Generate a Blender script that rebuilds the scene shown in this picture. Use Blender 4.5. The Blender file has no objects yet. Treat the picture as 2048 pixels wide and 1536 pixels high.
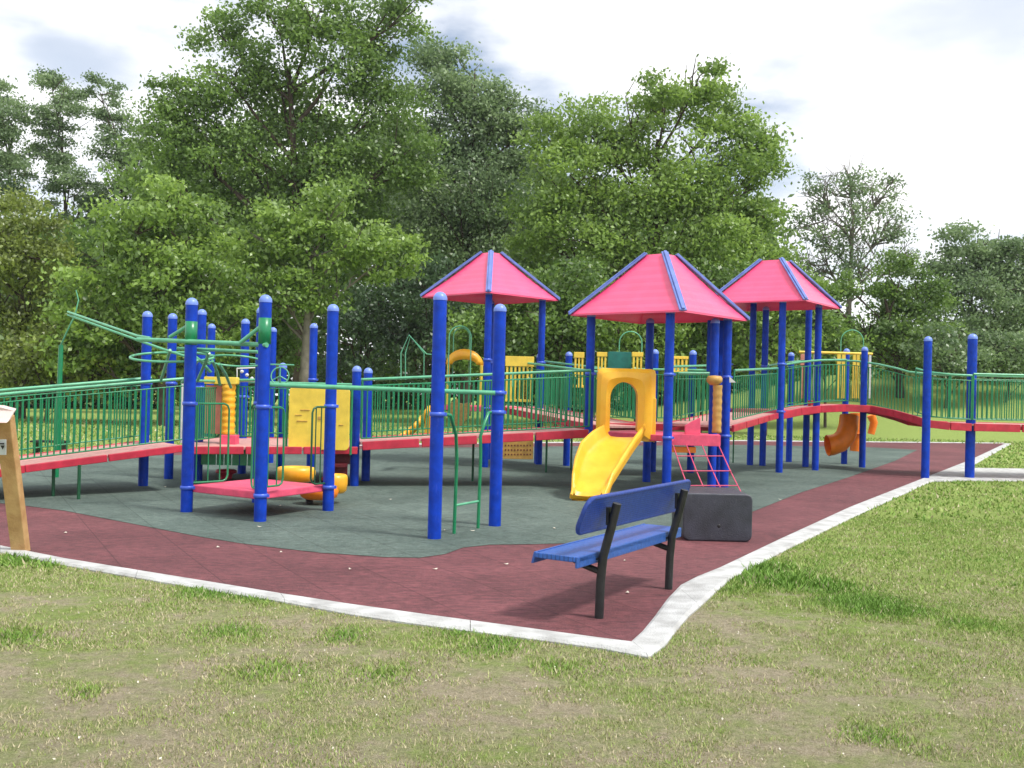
import bpy, math, random
import numpy as np
from mathutils import Vector, Matrix
random.seed(7); rng = np.random.default_rng(11)
S = bpy.context.scene; COL = S.collection
R = math.radians
# ------------------------------------------------------------------ camera
HC, FPX, PITCH, ROLL = 1.55, 2000.0, 0.0045, R(1.4)
cam = bpy.data.cameras.new('camera'); camo = bpy.data.objects.new('camera', cam); COL.objects.link(camo)
cam.sensor_width = 36; cam.lens = 36*FPX/2048; cam.clip_end = 1500; cam.clip_start = .1
F = Vector((0, math.cos(PITCH), math.sin(PITCH))); U0 = Vector((0, -math.sin(PITCH), math.cos(PITCH)))
RX = Vector((1, 0, 0))*math.cos(ROLL) + U0*math.sin(ROLL)
UX = -Vector((1, 0, 0))*math.sin(ROLL) + U0*math.cos(ROLL)
m = Matrix((RX, UX, -F)).transposed().to_4x4(); m.translation = Vector((0, 0, HC)); camo.matrix_world = m
S.camera = camo
def ray(px, py):
    return (F + RX*((px-1024)/FPX) - UX*((py-768)/FPX))
# ------------------------------------------------------------------ sky, sun, exposure
SUN_EL, SUN_AZ = R(58), R(118)          # azimuth clockwise from +Y: behind the camera, to the right
W = bpy.data.worlds.new('World'); S.world = W; W.use_nodes = True
nt = W.node_tree; N = nt.nodes; L = nt.links; N.clear()
out = N.new('ShaderNodeOutputWorld'); bg = N.new('ShaderNodeBackground'); bg.inputs[1].default_value = .1
sky = N.new('ShaderNodeTexSky'); sky.sky_type = 'NISHITA'; sky.sun_disc = False
sky.sun_elevation = SUN_EL; sky.sun_rotation = SUN_AZ
tc = N.new('ShaderNodeTexCoord'); mp = N.new('ShaderNodeMapping'); mp.inputs['Scale'].default_value = (1, 1, 2.6)
mp.inputs['Location'].default_value = (.35, .2, .1)
nz = N.new('ShaderNodeTexNoise'); nz.inputs['Scale'].default_value = 2.3; nz.inputs['Detail'].default_value = 7; nz.inputs['Roughness'].default_value = .55
cr = N.new('ShaderNodeValToRGB'); cr.color_ramp.elements[0].position = .35; cr.color_ramp.elements[1].position = .50
nz2 = N.new('ShaderNodeTexNoise'); nz2.inputs['Scale'].default_value = 5; nz2.inputs['Detail'].default_value = 6
cr2 = N.new('ShaderNodeValToRGB'); cr2.color_ramp.elements[0].color = (7.6, 7.8, 8.3, 1); cr2.color_ramp.elements[1].color = (9.4, 9.4, 9.5, 1)
cr2.color_ramp.elements[0].position = .3; cr2.color_ramp.elements[1].position = .6
mx = N.new('ShaderNodeMix'); mx.data_type = 'RGBA'
L.new(tc.outputs['Generated'], mp.inputs[0]); L.new(mp.outputs[0], nz.inputs['Vector']); L.new(mp.outputs[0], nz2.inputs['Vector'])
L.new(nz.outputs[0], cr.inputs[0]); L.new(nz2.outputs[0], cr2.inputs[0]); # thinner cloud at the upper left, blue grey cloud at the upper right
fac = cr.outputs[0]
def skyspot(px, py, r0, r1, amt, fac):
    d = ray(px, py).normalized(); sc_ = N.new('ShaderNodeMapping'); sc_.inputs['Location'].default_value = (-d.x, -d.y, -d.z*2.2); sc_.inputs['Scale'].default_value = (1, 1, 2.2)
    L.new(tc.outputs['Generated'], sc_.inputs[0]); ln = N.new('ShaderNodeVectorMath'); ln.operation = 'LENGTH'; L.new(sc_.outputs[0], ln.inputs[0])
    ad = N.new('ShaderNodeMath'); ad.operation = 'MULTIPLY_ADD'; ad.inputs[1].default_value = .22; L.new(nz2.outputs[0], ad.inputs[0]); L.new(ln.outputs['Value'], ad.inputs[2])
    mr_ = N.new('ShaderNodeMapRange'); mr_.interpolation_type = 'SMOOTHSTEP'; mr_.inputs[1].default_value = r0+.11; mr_.inputs[2].default_value = r1+.11; mr_.inputs[3].default_value = 1-amt; mr_.inputs[4].default_value = 1
    L.new(ad.outputs[0], mr_.inputs[0]); mu = N.new('ShaderNodeMath'); mu.operation = 'MULTIPLY'; L.new(fac, mu.inputs[0]); L.new(mr_.outputs[0], mu.inputs[1]); return mu.outputs[0]
fac = skyspot(120, 100, .0, .09, .55, fac); fac = skyspot(10, 20, 0, .06, .3, fac); fac = skyspot(1960, 20, 0, .14, .45, fac); fac = skyspot(1990, 280, 0, .09, .3, fac)
L.new(fac, mx.inputs[0])
L.new(sky.outputs[0], mx.inputs[6]); L.new(cr2.outputs[0], mx.inputs[7]); L.new(mx.outputs[2], bg.inputs[0]); L.new(bg.outputs[0], out.inputs[0])
sl = bpy.data.lights.new('sun', 'SUN'); sl.energy = 2.6; sl.angle = R(10); sl.color = (1, .96, .9)
so = bpy.data.objects.new('sun', sl); COL.objects.link(so)
sd = Vector((math.sin(SUN_AZ)*math.cos(SUN_EL), math.cos(SUN_AZ)*math.cos(SUN_EL), math.sin(SUN_EL)))
so.rotation_euler = sd.to_track_quat('Z', 'Y').to_euler(); so.location = (10, -10, 30)
S.view_settings.view_transform = 'Standard'; S.view_settings.look = 'None'; S.view_settings.gamma = 1
S.view_settings.exposure = 0.58
S.render.engine = 'CYCLES'
# ------------------------------------------------------------------ helpers
def P(px, py, D):                       # world point seen at a photo pixel, at depth D
    d = ray(px, py); return Vector((0, 0, HC)) + d*(D/d.y)
def G(px, py, z=0.0):                   # world point of a pixel on the level z
    d = ray(px, py); return Vector((0, 0, HC)) + d*((z-HC)/d.z)
def X_(px, D, z=1.0):                   # X of a pixel column at depth D and height z
    a = 768
    for _ in range(4):
        p = P(px, a, D); a += (p.z-z)*FPX/D
    return P(px, a, D).x
def hy(px): return 777+.0245*(px-1024)
def Zy(px, py, D): return P(px, py, D).z

class MB:
    def __init__(s): s.v = []; s.f = []; s.sm = []
    def add(s, vs, fs, smooth=False):
        o = len(s.v); s.v += [tuple(v) for v in vs]; s.f += [tuple(i+o for i in f) for f in fs]; s.sm += [smooth]*len(fs); return s
    def box(s, c, sz, rz=0, M=None):
        c = Vector(c); h = Vector(sz)/2; vs = []
        A = M if M is not None else Matrix.Rotation(rz, 3, 'Z')
        for x in (-1, 1):
            for y in (-1, 1):
                for z in (-1, 1): vs.append(c + A @ Vector((x*h.x, y*h.y, z*h.z)))
        return s.add(vs, [(0,1,3,2),(4,6,7,5),(0,4,5,1),(2,3,7,6),(0,2,6,4),(1,5,7,3)])
    def tube(s, pts, r, n=8, r1=None, caps=True):
        pts = [Vector(p) for p in pts]; k = len(pts); vs = []; prev = None
        for i, p in enumerate(pts):
            t = (pts[min(i+1, k-1)]-pts[max(i-1, 0)]).normalized()
            if prev is None:
                a = t.cross(Vector((0, 0, 1)));
                if a.length < .1: a = t.cross(Vector((1, 0, 0)))
                a.normalize()
            else: a = (prev - t*prev.dot(t)).normalized()
            prev = a; b = t.cross(a); rr = r if r1 is None else r+(r1-r)*i/(k-1)
            for j in range(n):
                an = 2*math.pi*j/n; vs.append(p + (a*math.cos(an)+b*math.sin(an))*rr)
        fs = [(i*n+j, i*n+(j+1)%n, (i+1)*n+(j+1)%n, (i+1)*n+j) for i in range(k-1) for j in range(n)]
        s.add(vs, fs, True)
        if caps: s.add(vs[:n], [tuple(range(n))[::-1]]); s.add(vs[-n:], [tuple(range(n))])
        return s
    def lathe(s, c, prof, n=20, M=None):      # prof: (r, z)
        c = Vector(c); vs = []; k = len(prof); A = M if M is not None else Matrix.Identity(3)
        for r, z in prof:
            for j in range(n):
                an = 2*math.pi*j/n; vs.append(c + A @ Vector((r*math.cos(an), r*math.sin(an), z)))
        fs = [(i*n+j, i*n+(j+1)%n, (i+1)*n+(j+1)%n, (i+1)*n+j) for i in range(k-1) for j in range(n)]
        return s.add(vs, fs, True)
    def prism(s, poly, z0, z1):               # poly: xy list ccw or cw
        n = len(poly); vs = [(p[0], p[1], z0) for p in poly]+[(p[0], p[1], z1) for p in poly]
        return s.add(vs, [tuple(range(n)), tuple(range(n, 2*n))]+[(i, (i+1)%n, n+(i+1)%n, n+i) for i in range(n)])
    def slab(s, pts, d):                      # 3d polygon extruded by vector d
        n = len(pts); d = Vector(d); pts = [Vector(p) for p in pts]; vs = pts+[p+d for p in pts]
        return s.add(vs, [tuple(range(n))[::-1], tuple(range(n, 2*n))]+[(i, (i+1)%n, n+(i+1)%n, n+i) for i in range(n)])
    def strip(s, a, b, smooth=False):         # quads between two polylines
        n = len(a); return s.add(list(a)+list(b), [(i, i+1, n+i+1, n+i) for i in range(n-1)], smooth)
    def build(s, name, mat, parent=None, bevel=0, solid=0, seg=2):
        me = bpy.data.meshes.new(name); me.from_pydata(s.v, [], s.f); me.update()
        me.polygons.foreach_set('use_smooth', s.sm)
        if bevel or solid:
            import bmesh
            bm = bmesh.new(); bm.from_mesh(me); bmesh.ops.recalc_face_normals(bm, faces=bm.faces); bm.to_mesh(me); bm.free()
        o = bpy.data.objects.new(name, me); COL.objects.link(o); me.materials.append(mat)
        if parent is not None:
            o.parent = parent; r = parent
            off = Vector((0, 0, 0))
            while r is not None: off += r.location; r = r.parent
            o.location = -off
        if solid: md = o.modifiers.new('solid', 'SOLIDIFY'); md.thickness = solid; md.offset = 0
        if bevel: md = o.modifiers.new('bevel', 'BEVEL'); md.width = bevel; md.segments = seg; md.limit_method = 'ANGLE'; md.angle_limit = R(40)
        return o
def tag(o, label=None, cat=None, group=None, kind=None):
    if label: o['label'] = label
    if cat: o['category'] = cat
    if group: o['group'] = group
    if kind: o['kind'] = kind
    return o
def thing(name, label, cat, loc, group=None):
    o = bpy.data.objects.new(name, None); COL.objects.link(o); o.location = Vector(loc); o.empty_display_size = .2
    return tag(o, label, cat, group)

# ------------------------------------------------------------------ materials
def nnode(t, scale, detail=6, rough=.6, vec=None, dist=0):
    z = t.nodes.new('ShaderNodeTexNoise'); z.inputs['Scale'].default_value = scale; z.inputs['Detail'].default_value = detail
    z.inputs['Roughness'].default_value = rough; z.inputs['Distortion'].default_value = dist
    if vec is not None: t.links.new(vec, z.inputs['Vector'])
    return z
def ramp(t, src, stops):
    r = t.nodes.new('ShaderNodeValToRGB'); e = r.color_ramp.elements
    while len(e) < len(stops): e.new(.5)
    for q, (p, c) in zip(e, stops): q.position = p; q.color = (*c, 1) if len(c) == 3 else c
    t.links.new(src, r.inputs[0]); return r
def mixc(t, fac, a, b, mode='MIX'):
    x = t.nodes.new('ShaderNodeMix'); x.data_type = 'RGBA'; x.blend_type = mode
    if isinstance(fac, (int, float)): x.inputs[0].default_value = fac
    else: t.links.new(fac, x.inputs[0])
    for i, s_ in ((6, a), (7, b)):
        if isinstance(s_, tuple): x.inputs[i].default_value = (*s_, 1)
        else: t.links.new(s_, x.inputs[i])
    return x.outputs[2]
def pm(name, col, rough=.5, var=.12, scale=6.0, bump=.0, bscale=60, spec=.5, col2=None, metal=0, coat=0, detail=6):
    mt = bpy.data.materials.new(name); mt.use_nodes = True; t = mt.node_tree; n = t.nodes; b = n['Principled BSDF']
    b.inputs['Roughness'].default_value = rough; b.inputs['Specular IOR Level'].default_value = spec; b.inputs['Metallic'].default_value = metal
    b.inputs['Coat Weight'].default_value = coat; b.inputs['Coat Roughness'].default_value = .25
    tx = n.new('ShaderNodeTexCoord'); z = n.new('ShaderNodeTexNoise'); z.inputs['Scale'].default_value = scale; z.inputs['Detail'].default_value = detail
    t.links.new(tx.outputs['Object'], z.inputs['Vector'])
    r = n.new('ShaderNodeValToRGB'); r.color_ramp.elements[0].position = .3; r.color_ramp.elements[1].position = .7
    c2 = col2 if col2 else tuple(min(1, c*(1+var)) for c in col)
    c1 = tuple(c*(1-var) for c in col) if not col2 else col
    r.color_ramp.elements[0].color = (*c1, 1); r.color_ramp.elements[1].color = (*c2, 1)
    t.links.new(z.outputs[0], r.inputs[0])
    zs = n.new('ShaderNodeTexNoise'); zs.inputs['Scale'].default_value = 26; zs.inputs['Detail'].default_value = 9; zs.inputs['Roughness'].default_value = .75
    ms = n.new('ShaderNodeMapping'); ms.inputs['Scale'].default_value = (1, 1, .35); t.links.new(tx.outputs['Object'], ms.inputs[0]); t.links.new(ms.outputs[0], zs.inputs['Vector'])
    w1 = ramp(t, zs.outputs[0], [(.56, (0, 0, 0)), (.68, (.32, .32, .32))]); w2 = ramp(t, zs.outputs[0], [(.30, (.30, .30, .30)), (.42, (0, 0, 0))])
    lt = tuple(min(1, c*1.15+.07) for c in col); dk = tuple(c*.55+.01 for c in col)
    cA = mixc(t, w1.outputs[0], r.outputs[0], lt); cA = mixc(t, w2.outputs[0], cA, dk); t.links.new(cA, b.inputs['Base Color'])
    rg = ramp(t, zs.outputs[0], [(.3, (rough-.06,)*3), (.7, (min(1, rough+.14),)*3)]); t.links.new(rg.outputs[0], b.inputs['Roughness'])
    if bump:
        z2 = n.new('ShaderNodeTexNoise'); z2.inputs['Scale'].default_value = bscale; z2.inputs['Detail'].default_value = 4
        t.links.new(tx.outputs['Object'], z2.inputs['Vector'])
        bp = n.new('ShaderNodeBump'); bp.inputs['Strength'].default_value = bump; bp.inputs['Distance'].default_value = .02
        t.links.new(z2.outputs[0], bp.inputs['Height']); t.links.new(bp.outputs[0], b.inputs['Normal'])
    return mt
BLUE = pm('blue_powder_coat', (.001, .042, .42), .45, .22, 9, spec=.25, detail=11)
BLUEL = pm('blue_clamp_metal', (.05, .12, .62), .3, .1, 9)
CAP = pm('highlight_blue_cap', (.16, .26, .72), .35, .12, 9)  # highlight on the post domes painted in as a paler blue
GREEN = pm('green_powder_coat', (.003, .21, .078), .34, .15, 9, coat=.3)
GREENM = pm('sky_sheen_green_tube', (.10, .40, .22), .35, .15, 9, coat=.3)  # mint tone: sky reflection on handrails and tubes painted into the green
DKGREEN = pm('dark_green_tube', (.008, .09, .035), .4, .15, 9)
RED = pm('red_vinyl_edge', (.50, .022, .05), .42, .2, 7)
DECK = pm('pink_red_deck_vinyl', (.56, .29, .26), .55, .18, 14, bump=.15, bscale=120)
DECKP = pm('pink_deck_vinyl', (.78, .085, .17), .5, .15, 8, bump=.1, bscale=120)
PINK = pm('pink_red_roof_plastic', (.85, .085, .21), .36, .10, 2.2, coat=.25)
RIDGE = pm('faded_blue_ridge_cap', (.13, .19, .50), .4, .2, 6)
YEL = pm('yellow_moulded_plastic', (.84, .38, .010), .38, .12, 4, col2=(.90, .50, .03), coat=.15)
YELP = pm('pale_yellow_plastic', (.82, .60, .07), .45, .12, 6)
OCHRE = pm('ochre_plastic', (.50, .29, .07), .5, .2, 12)
ORANGE = pm('orange_tube_plastic', (.90, .22, .008), .4, .15, 5)
SALMON = pm('faded_salmon_plastic', (.60, .25, .17), .5, .15, 10)
TEAL = pm('teal_plastic_panel', (.01, .16, .13), .5, .2, 10)
WHITE = pm('pale_plastic', (.62, .64, .62), .4, .1, 10)
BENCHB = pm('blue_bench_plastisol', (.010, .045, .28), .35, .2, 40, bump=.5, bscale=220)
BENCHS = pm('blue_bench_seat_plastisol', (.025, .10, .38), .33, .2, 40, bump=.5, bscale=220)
def perf(name, src, ax1, ax2):
    mt = src.copy(); mt.name = name; t = mt.node_tree; b = t.nodes['Principled BSDF']; tx = t.nodes.new('ShaderNodeTexCoord'); cb = t.nodes.new('ShaderNodeCombineXYZ')
    for i, a in enumerate((ax1, ax2)):
        d = t.nodes.new('ShaderNodeVectorMath'); d.operation = 'DOT_PRODUCT'; d.inputs[1].default_value = a; t.links.new(tx.outputs['Object'], d.inputs[0]); t.links.new(d.outputs['Value'], cb.inputs[i])
    br = t.nodes.new('ShaderNodeTexBrick'); br.offset = .5; br.inputs['Scale'].default_value = 1; br.inputs['Brick Width'].default_value = .026; br.inputs['Row Height'].default_value = .016
    br.inputs['Mortar Size'].default_value = .0055; br.inputs['Mortar Smooth'].default_value = .3; br.inputs['Color1'].default_value = (.5, .5, .52, 1); br.inputs['Color2'].default_value = (.7, .7, .7, 1); br.inputs['Mortar'].default_value = (1.25, 1.22, 1.2, 1)
    t.links.new(cb.outputs[0], br.inputs['Vector']); l = b.inputs['Base Color'].links[0].from_socket
    t.links.new(mixc(t, 1.0, l, br.outputs[0], 'MULTIPLY'), b.inputs['Base Color'])
    bp = t.nodes.new('ShaderNodeBump'); bp.inputs['Strength'].default_value = .6; bp.inputs['Distance'].default_value = .006; t.links.new(br.outputs['Fac'], bp.inputs['Height']); t.links.new(bp.outputs[0], b.inputs['Normal'])
    return mt
BLACK = pm('black_steel', (.012, .013, .014), .45, .3, 20, bump=.1)
BLOCK = pm('dark_grey_moulded_plastic', (.035, .038, .052), .33, .3, 7, bump=.25, bscale=90)
NETM = pm('red_coated_rope', (.62, .08, .16), .5, .2, 30)
WOOD = pm('weathered_pine', (.40, .22, .08), .75, .3, 9, bump=.3, col2=(.56, .36, .15))
WOODL = pm('pale_board', (.62, .50, .46), .7, .15, 12, bump=.2)
NOTICE = pm('grey_notice_plate', (.50, .54, .54), .45, .08, 9)
BROWN = pm('olive_brown_panel', (.26, .17, .045), .6, .3, 22)
BARK = pm('bark', (.07, .05, .036), .9, .4, 5, bump=.6, bscale=14)
BARKL = pm('pale_bark', (.17, .15, .12), .9, .3, 5, bump=.6, bscale=14)
LITTER = pm('pale_dry_leaf', (.62, .58, .48), .8, .15, 40)
CONC = pm('pale_concrete', (.34, .34, .33), .85, .1, 5, bump=.5, bscale=70, col2=(.60, .61, .60), detail=12)
STEPD = pm('dark_red_vinyl', (.12, .006, .012), .5, .2, 9)

def ground_mat(name, build):
    mt = bpy.data.materials.new(name); mt.use_nodes = True; t = mt.node_tree; b = t.nodes['Principled BSDF']; build(t, b); return mt
def lawn(t, b):
    tx = t.nodes.new('ShaderNodeTexCoord'); v = tx.outputs['Object']
    big = nnode(t, 1.1, 8, .65, v); mid = nnode(t, 5, 8, .72, v); fine = nnode(t, 95, 6, .9, v)
    soil = ramp(t, fine.outputs[0], [(.3, (.20, .17, .11)), (.5, (.42, .345, .25)), (.72, (.76, .68, .57))])
    gr = ramp(t, fine.outputs[0], [(.3, (.10, .16, .035)), (.5, (.26, .345, .09)), (.72, (.42, .50, .19))])
    mk = t.nodes.new('ShaderNodeMath'); mk.operation = 'ADD'; t.links.new(big.outputs[0], mk.inputs[0])
    m2 = t.nodes.new('ShaderNodeMath'); m2.operation = 'MULTIPLY'; m2.inputs[1].default_value = .8; t.links.new(mid.outputs[0], m2.inputs[0]); t.links.new(m2.outputs[0], mk.inputs[1])
    # farther lawn is fuller
    sp = t.nodes.new('ShaderNodeSeparateXYZ'); t.links.new(v, sp.inputs[0])
    mr = t.nodes.new('ShaderNodeMapRange'); mr.inputs[1].default_value = 5.5; mr.inputs[2].default_value = 14; mr.inputs[3].default_value = -.12; mr.inputs[4].default_value = .34
    t.links.new(sp.outputs[1], mr.inputs[0])
    m3 = t.nodes.new('ShaderNodeMath'); m3.operation = 'ADD'; t.links.new(mk.outputs[0], m3.inputs[0]); t.links.new(mr.outputs[0], m3.inputs[1])
    f = ramp(t, m3.outputs[0], [(.68, (.12, .12, .12)), (.98, (1, 1, 1))])
    c = mixc(t, f.outputs[0], soil.outputs[0], gr.outputs[0]); m18 = nnode(t, 22, 10, .9, v)
    md = ramp(t, m18.outputs[0], [(.34, (.55, .58, .52)), (.5, (1, 1, 1)), (.66, (1.4, 1.35, 1.35))]); c = mixc(t, 1.0, c, md.outputs[0], 'MULTIPLY'); t.links.new(c, b.inputs['Base Color'])
    b.inputs['Roughness'].default_value = .95; b.inputs['Specular IOR Level'].default_value = .1
    bp = t.nodes.new('ShaderNodeBump'); bp.inputs['Strength'].default_value = .9; bp.inputs['Distance'].default_value = .03
    t.links.new(fine.outputs[0], bp.inputs['Height']); t.links.new(bp.outputs[0], b.inputs['Normal'])
LAWN = ground_mat('patchy_lawn', lawn)
def rubber(c1, c2, c3):
    def f(t, b):
        tx = t.nodes.new('ShaderNodeTexCoord'); v = tx.outputs['Object']
        mp_ = t.nodes.new('ShaderNodeMapping'); mp_.inputs['Rotation'].default_value = (0, 0, R(-29)); t.links.new(v, mp_.inputs[0])
        st = t.nodes.new('ShaderNodeMapping'); st.inputs['Scale'].default_value = (1, 2.2, 1); t.links.new(v, st.inputs[0])
        big = nnode(t, .55, 9, .68, v); fine = nnode(t, 110, 3, .8, v); mid = nnode(t, 8, 9, .8, st.outputs[0])
        a = ramp(t, big.outputs[0], [(.35, c1), (.65, c2)])
        sp_ = ramp(t, mid.outputs[0], [(.36, (.50, .50, .52)), (.5, (1.0, 1.0, 1.0)), (.64, (1.65, 1.55, 1.55))])
        c = mixc(t, 1.0, a.outputs[0], sp_.outputs[0], 'MULTIPLY')
        g = ramp(t, fine.outputs[0], [(.54, (0, 0, 0)), (.64, (.6, .6, .6))])
        c = mixc(t, g.outputs[0], c, c3)
        br = t.nodes.new('ShaderNodeTexBrick'); br.offset = 0; br.inputs['Scale'].default_value = 1.0; br.inputs['Brick Width'].default_value = .61; br.inputs['Row Height'].default_value = .61
        br.inputs['Mortar Size'].default_value = .006; br.inputs['Mortar Smooth'].default_value = .3
        br.inputs['Color1'].default_value = (1, 1, 1, 1); br.inputs['Color2'].default_value = (.86, .86, .86, 1); br.inputs['Mortar'].default_value = (.55, .55, .55, 1)
        t.links.new(mp_.outputs[0], br.inputs['Vector'])
        c = mixc(t, 1.0, c, br.outputs[0], 'MULTIPLY'); t.links.new(c, b.inputs['Base Color'])
        b.inputs['Roughness'].default_value = .8; b.inputs['Specular IOR Level'].default_value = .35
        bp = t.nodes.new('ShaderNodeBump'); bp.inputs['Strength'].default_value = .5; bp.inputs['Distance'].default_value = .01
        t.links.new(fine.outputs[0], bp.inputs['Height']); t.links.new(bp.outputs[0], b.inputs['Normal'])
    return f
MAROON = ground_mat('maroon_rubber', rubber((.100, .031, .036), (.175, .057, .064), (.38, .19, .20)))
GREYG = ground_mat('grey_green_rubber', rubber((.050, .080, .068), (.105, .148, .126), (.30, .35, .31)))

# ------------------------------------------------------------------ terrain
def sst(a, b, x):
    t = np.clip((x-a)/(b-a), 0, 1); return t*t*(3-2*t)
def terr(x, y):
    return -.012 + 2.9*sst(4, 22, x)*sst(38, 54, y) + .35*np.sin(x*.07+1)*sst(40, 60, y)
def grid_axis(a, b, n, dense):
    t = np.linspace(-1, 1, n); t = np.sign(t)*np.abs(t)**dense; return (a+b)/2+t*(b-a)/2
gx = grid_axis(-110, 110, 121, 1.5); gy = np.concatenate([np.linspace(-12, 70, 120), np.linspace(72, 150, 20)])
XX, YY = np.meshgrid(gx, gy); ZZ = terr(XX, YY)
vs = np.stack([XX.ravel(), YY.ravel(), ZZ.ravel()], 1); nx, ny = len(gx), len(gy)
fs = [(j*nx+i, j*nx+i+1, (j+1)*nx+i+1, (j+1)*nx+i) for j in range(ny-1) for i in range(nx-1)]
g = MB(); g.v = [tuple(v) for v in vs]; g.f = fs; g.sm = [True]*len(fs)
tag(g.build('ground', LAWN), 'patchy lawn of short grass and bare soil around the playground', kind='structure')

li = [(0,1092),(130,1118),(440,1168),(560,1188),(700,1209),(860,1231),(1024,1253),(1200,1277),(1262,1284)]
lo = [(0,1103),(130,1129),(430,1180),(570,1202),(700,1226),(860,1249),(1024,1270),(1200,1293),(1297,1311)]
ri = [(1262,1284),(1285,1263),(1308,1235),(1335,1198),(1362,1170),(1395,1153),(1440,1135),(1560,1078),(1700,1014),(1850,955),(1940,920),(2010,887)]
ro = [(1297,1311),(1330,1287),(1352,1258),(1378,1228),(1405,1205),(1432,1180),(1462,1155),(1575,1096),(1700,1036),(1852,967),(1950,928),(2022,888)]
LI = [G(*p) for p in li]; LO = [G(p[0], p[1]-2, .014) for p in lo]; RI = [G(*p) for p in ri]; RO = [G(p[0], p[1]-1, .014) for p in ro]
dl = (LI[0]-LI[4]).normalized(); LI.insert(0, LI[0]+dl*9); LO.insert(0, LO[0]+dl*9)
far_r = RI[-1]; FARP = [G(*q) for q in ((1480, 882), (1100, 886), (760, 890), (300, 905), (0, 915), (-420, 925))]
pad = LI[:-1]+RI+FARP
PADXY = np.array([(p.x, p.y) for p in pad])
mb = MB(); mb.prism([(p.x, p.y) for p in pad], -.12, 0)
tag(mb.build('play_surface', MAROON), 'maroon rubber tile safety surface under the play structure', kind='structure')
gp = [(-400,985),(-200,990),(35,1010),(130,1022),(270,1049),(400,1074),(480,1087),(560,1097),(640,1106),(700,1110),(770,1115),(840,1116),(890,1109),(925,1096),(980,1090),(1070,1089),(1200,1085),(1330,1064),(1420,1048),(1510,1022),(1600,986),(1700,954),(1790,922),(1835,900),(1750,895),(1480,890),(1100,893),(760,897),(300,912),(0,922),(-400,932)]
mb = MB(); q = [G(*p) for p in gp]; mb.add([(p.x, p.y, .004) for p in q], [tuple(range(len(q)))])
tag(mb.build('play_surface', GREYG), 'grey green rubber field inlaid in the maroon surface', kind='structure')
def kerb(a, b, name, zt=.014):
    mb = MB(); A = [Vector((p.x, p.y, zt-.012)) for p in a]; B = [Vector((p.x, p.y, zt)) for p in b]
    # worn inner edge, crown, outer edge, buried foot
    C1 = [x.lerp(y, .12)+Vector((0, 0, .010)) for x, y in zip(A, B)]; C2 = [x.lerp(y, .9)+Vector((0, 0, .004)) for x, y in zip(A, B)]
    O = [Vector((p.x, p.y, zt-.015)) for p in B]; FB = [Vector((p.x, p.y, -.25)) for p in B]; FA = [Vector((p.x, p.y, -.1)) for p in A]
    LN = [FA, A, C1, C2, O, FB]; n_ = len(A); acc = 0; cut = [0]
    for i in range(1, n_):
        acc += (B[i]-B[i-1]).length
        if acc > 1.5 or i == n_-1: cut.append(i); acc = 0
    for i0, i1 in zip(cut, cut[1:]):
        sub = [l[i0:i1+1] for l in LN]
        for l in sub:
            d0 = (l[1]-l[0]); d1 = (l[-2]-l[-1]); l[0] = l[0]+d0.normalized()*.0025; l[-1] = l[-1]+d1.normalized()*.0025
        for s_, t_ in zip(sub, sub[1:]): mb.strip(s_, t_)
        mb.add([l[0] for l in sub], [tuple(range(6))]); mb.add([l[-1] for l in sub], [tuple(range(6))])
    return tag(mb.build(name, CONC), None, None, None, 'structure')
def lerp_line(a, n):
    out = []
    for i in range(len(a)-1):
        for k in range(n): out.append(a[i].lerp(a[i+1], k/n))
    return out+[a[-1]]
kerb(lerp_line(LI, 4), lerp_line(LO, 4), 'kerb'); kerb(lerp_line(RI, 4), lerp_line(RO, 4), 'kerb')
FA_ = [RI[-1]]+FARP; FB_ = [Vector((p.x+.1, p.y+.35, 0)) for p in FA_]
kerb(FA_, FB_, 'kerb')
sw = [G(1858,963,.0), G(1935,961), G(2048,962), G(2400,968), G(2400,940), G(2048,938), G(1910,936)]
mb = MB(); mb.prism([(p.x, p.y) for p in sw], -.2, .012)
tag(mb.build('pavement', CONC, bevel=.01), 'pale concrete path meeting the kerb at the right', kind='structure')
OUTER = LO[:-1]+RO+[Vector((p.x, p.y+.35, 0)) for p in FARP]
OUTXY = np.array([(p.x, p.y) for p in OUTER]); SWXY = np.array([(p.x, p.y) for p in sw])
def inside(x, y, poly):
    r = np.zeros(x.shape, bool); n = len(poly); j = n-1
    for i in range(n):
        xi, yi = poly[i]; xj, yj = poly[j]
        c = ((yi > y) != (yj > y)) & (x < (xj-xi)*(y-yi)/(yj-yi+1e-12)+xi); r ^= c; j = i
    return r

# ------------------------------------------------------------------ vegetation
def leafmat(name, c1, c2, trans=.42):
    mt = bpy.data.materials.new(name); mt.use_nodes = True; t = mt.node_tree; n = t.nodes; n.clear()
    o = n.new('ShaderNodeOutputMaterial'); at = n.new('ShaderNodeAttribute'); at.attribute_name = 'tint'
    r = ramp(t, at.outputs['Fac'], [(0, c1), (1, c2)])
    d = n.new('ShaderNodeBsdfDiffuse'); tr = n.new('ShaderNodeBsdfTranslucent'); gl = n.new('ShaderNodeBsdfGlossy'); gl.inputs['Roughness'].default_value = .45
    hs = n.new('ShaderNodeHueSaturation'); hs.inputs['Value'].default_value = 1.3; hs.inputs['Hue'].default_value = .49
    t.links.new(r.outputs[0], d.inputs[0]); t.links.new(r.outputs[0], hs.inputs['Color']); t.links.new(hs.outputs[0], tr.inputs[0])
    a = n.new('ShaderNodeMixShader'); a.inputs[0].default_value = trans; t.links.new(d.outputs[0], a.inputs[1]); t.links.new(tr.outputs[0], a.inputs[2])
    b = n.new('ShaderNodeMixShader'); b.inputs[0].default_value = .06; t.links.new(a.outputs[0], b.inputs[1]); t.links.new(gl.outputs[0], b.inputs[2])
    t.links.new(b.outputs[0], o.inputs[0]); return mt
LEAF_MID = leafmat('mid_green_leaves', (.045, .105, .020), (.23, .375, .075))
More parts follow.
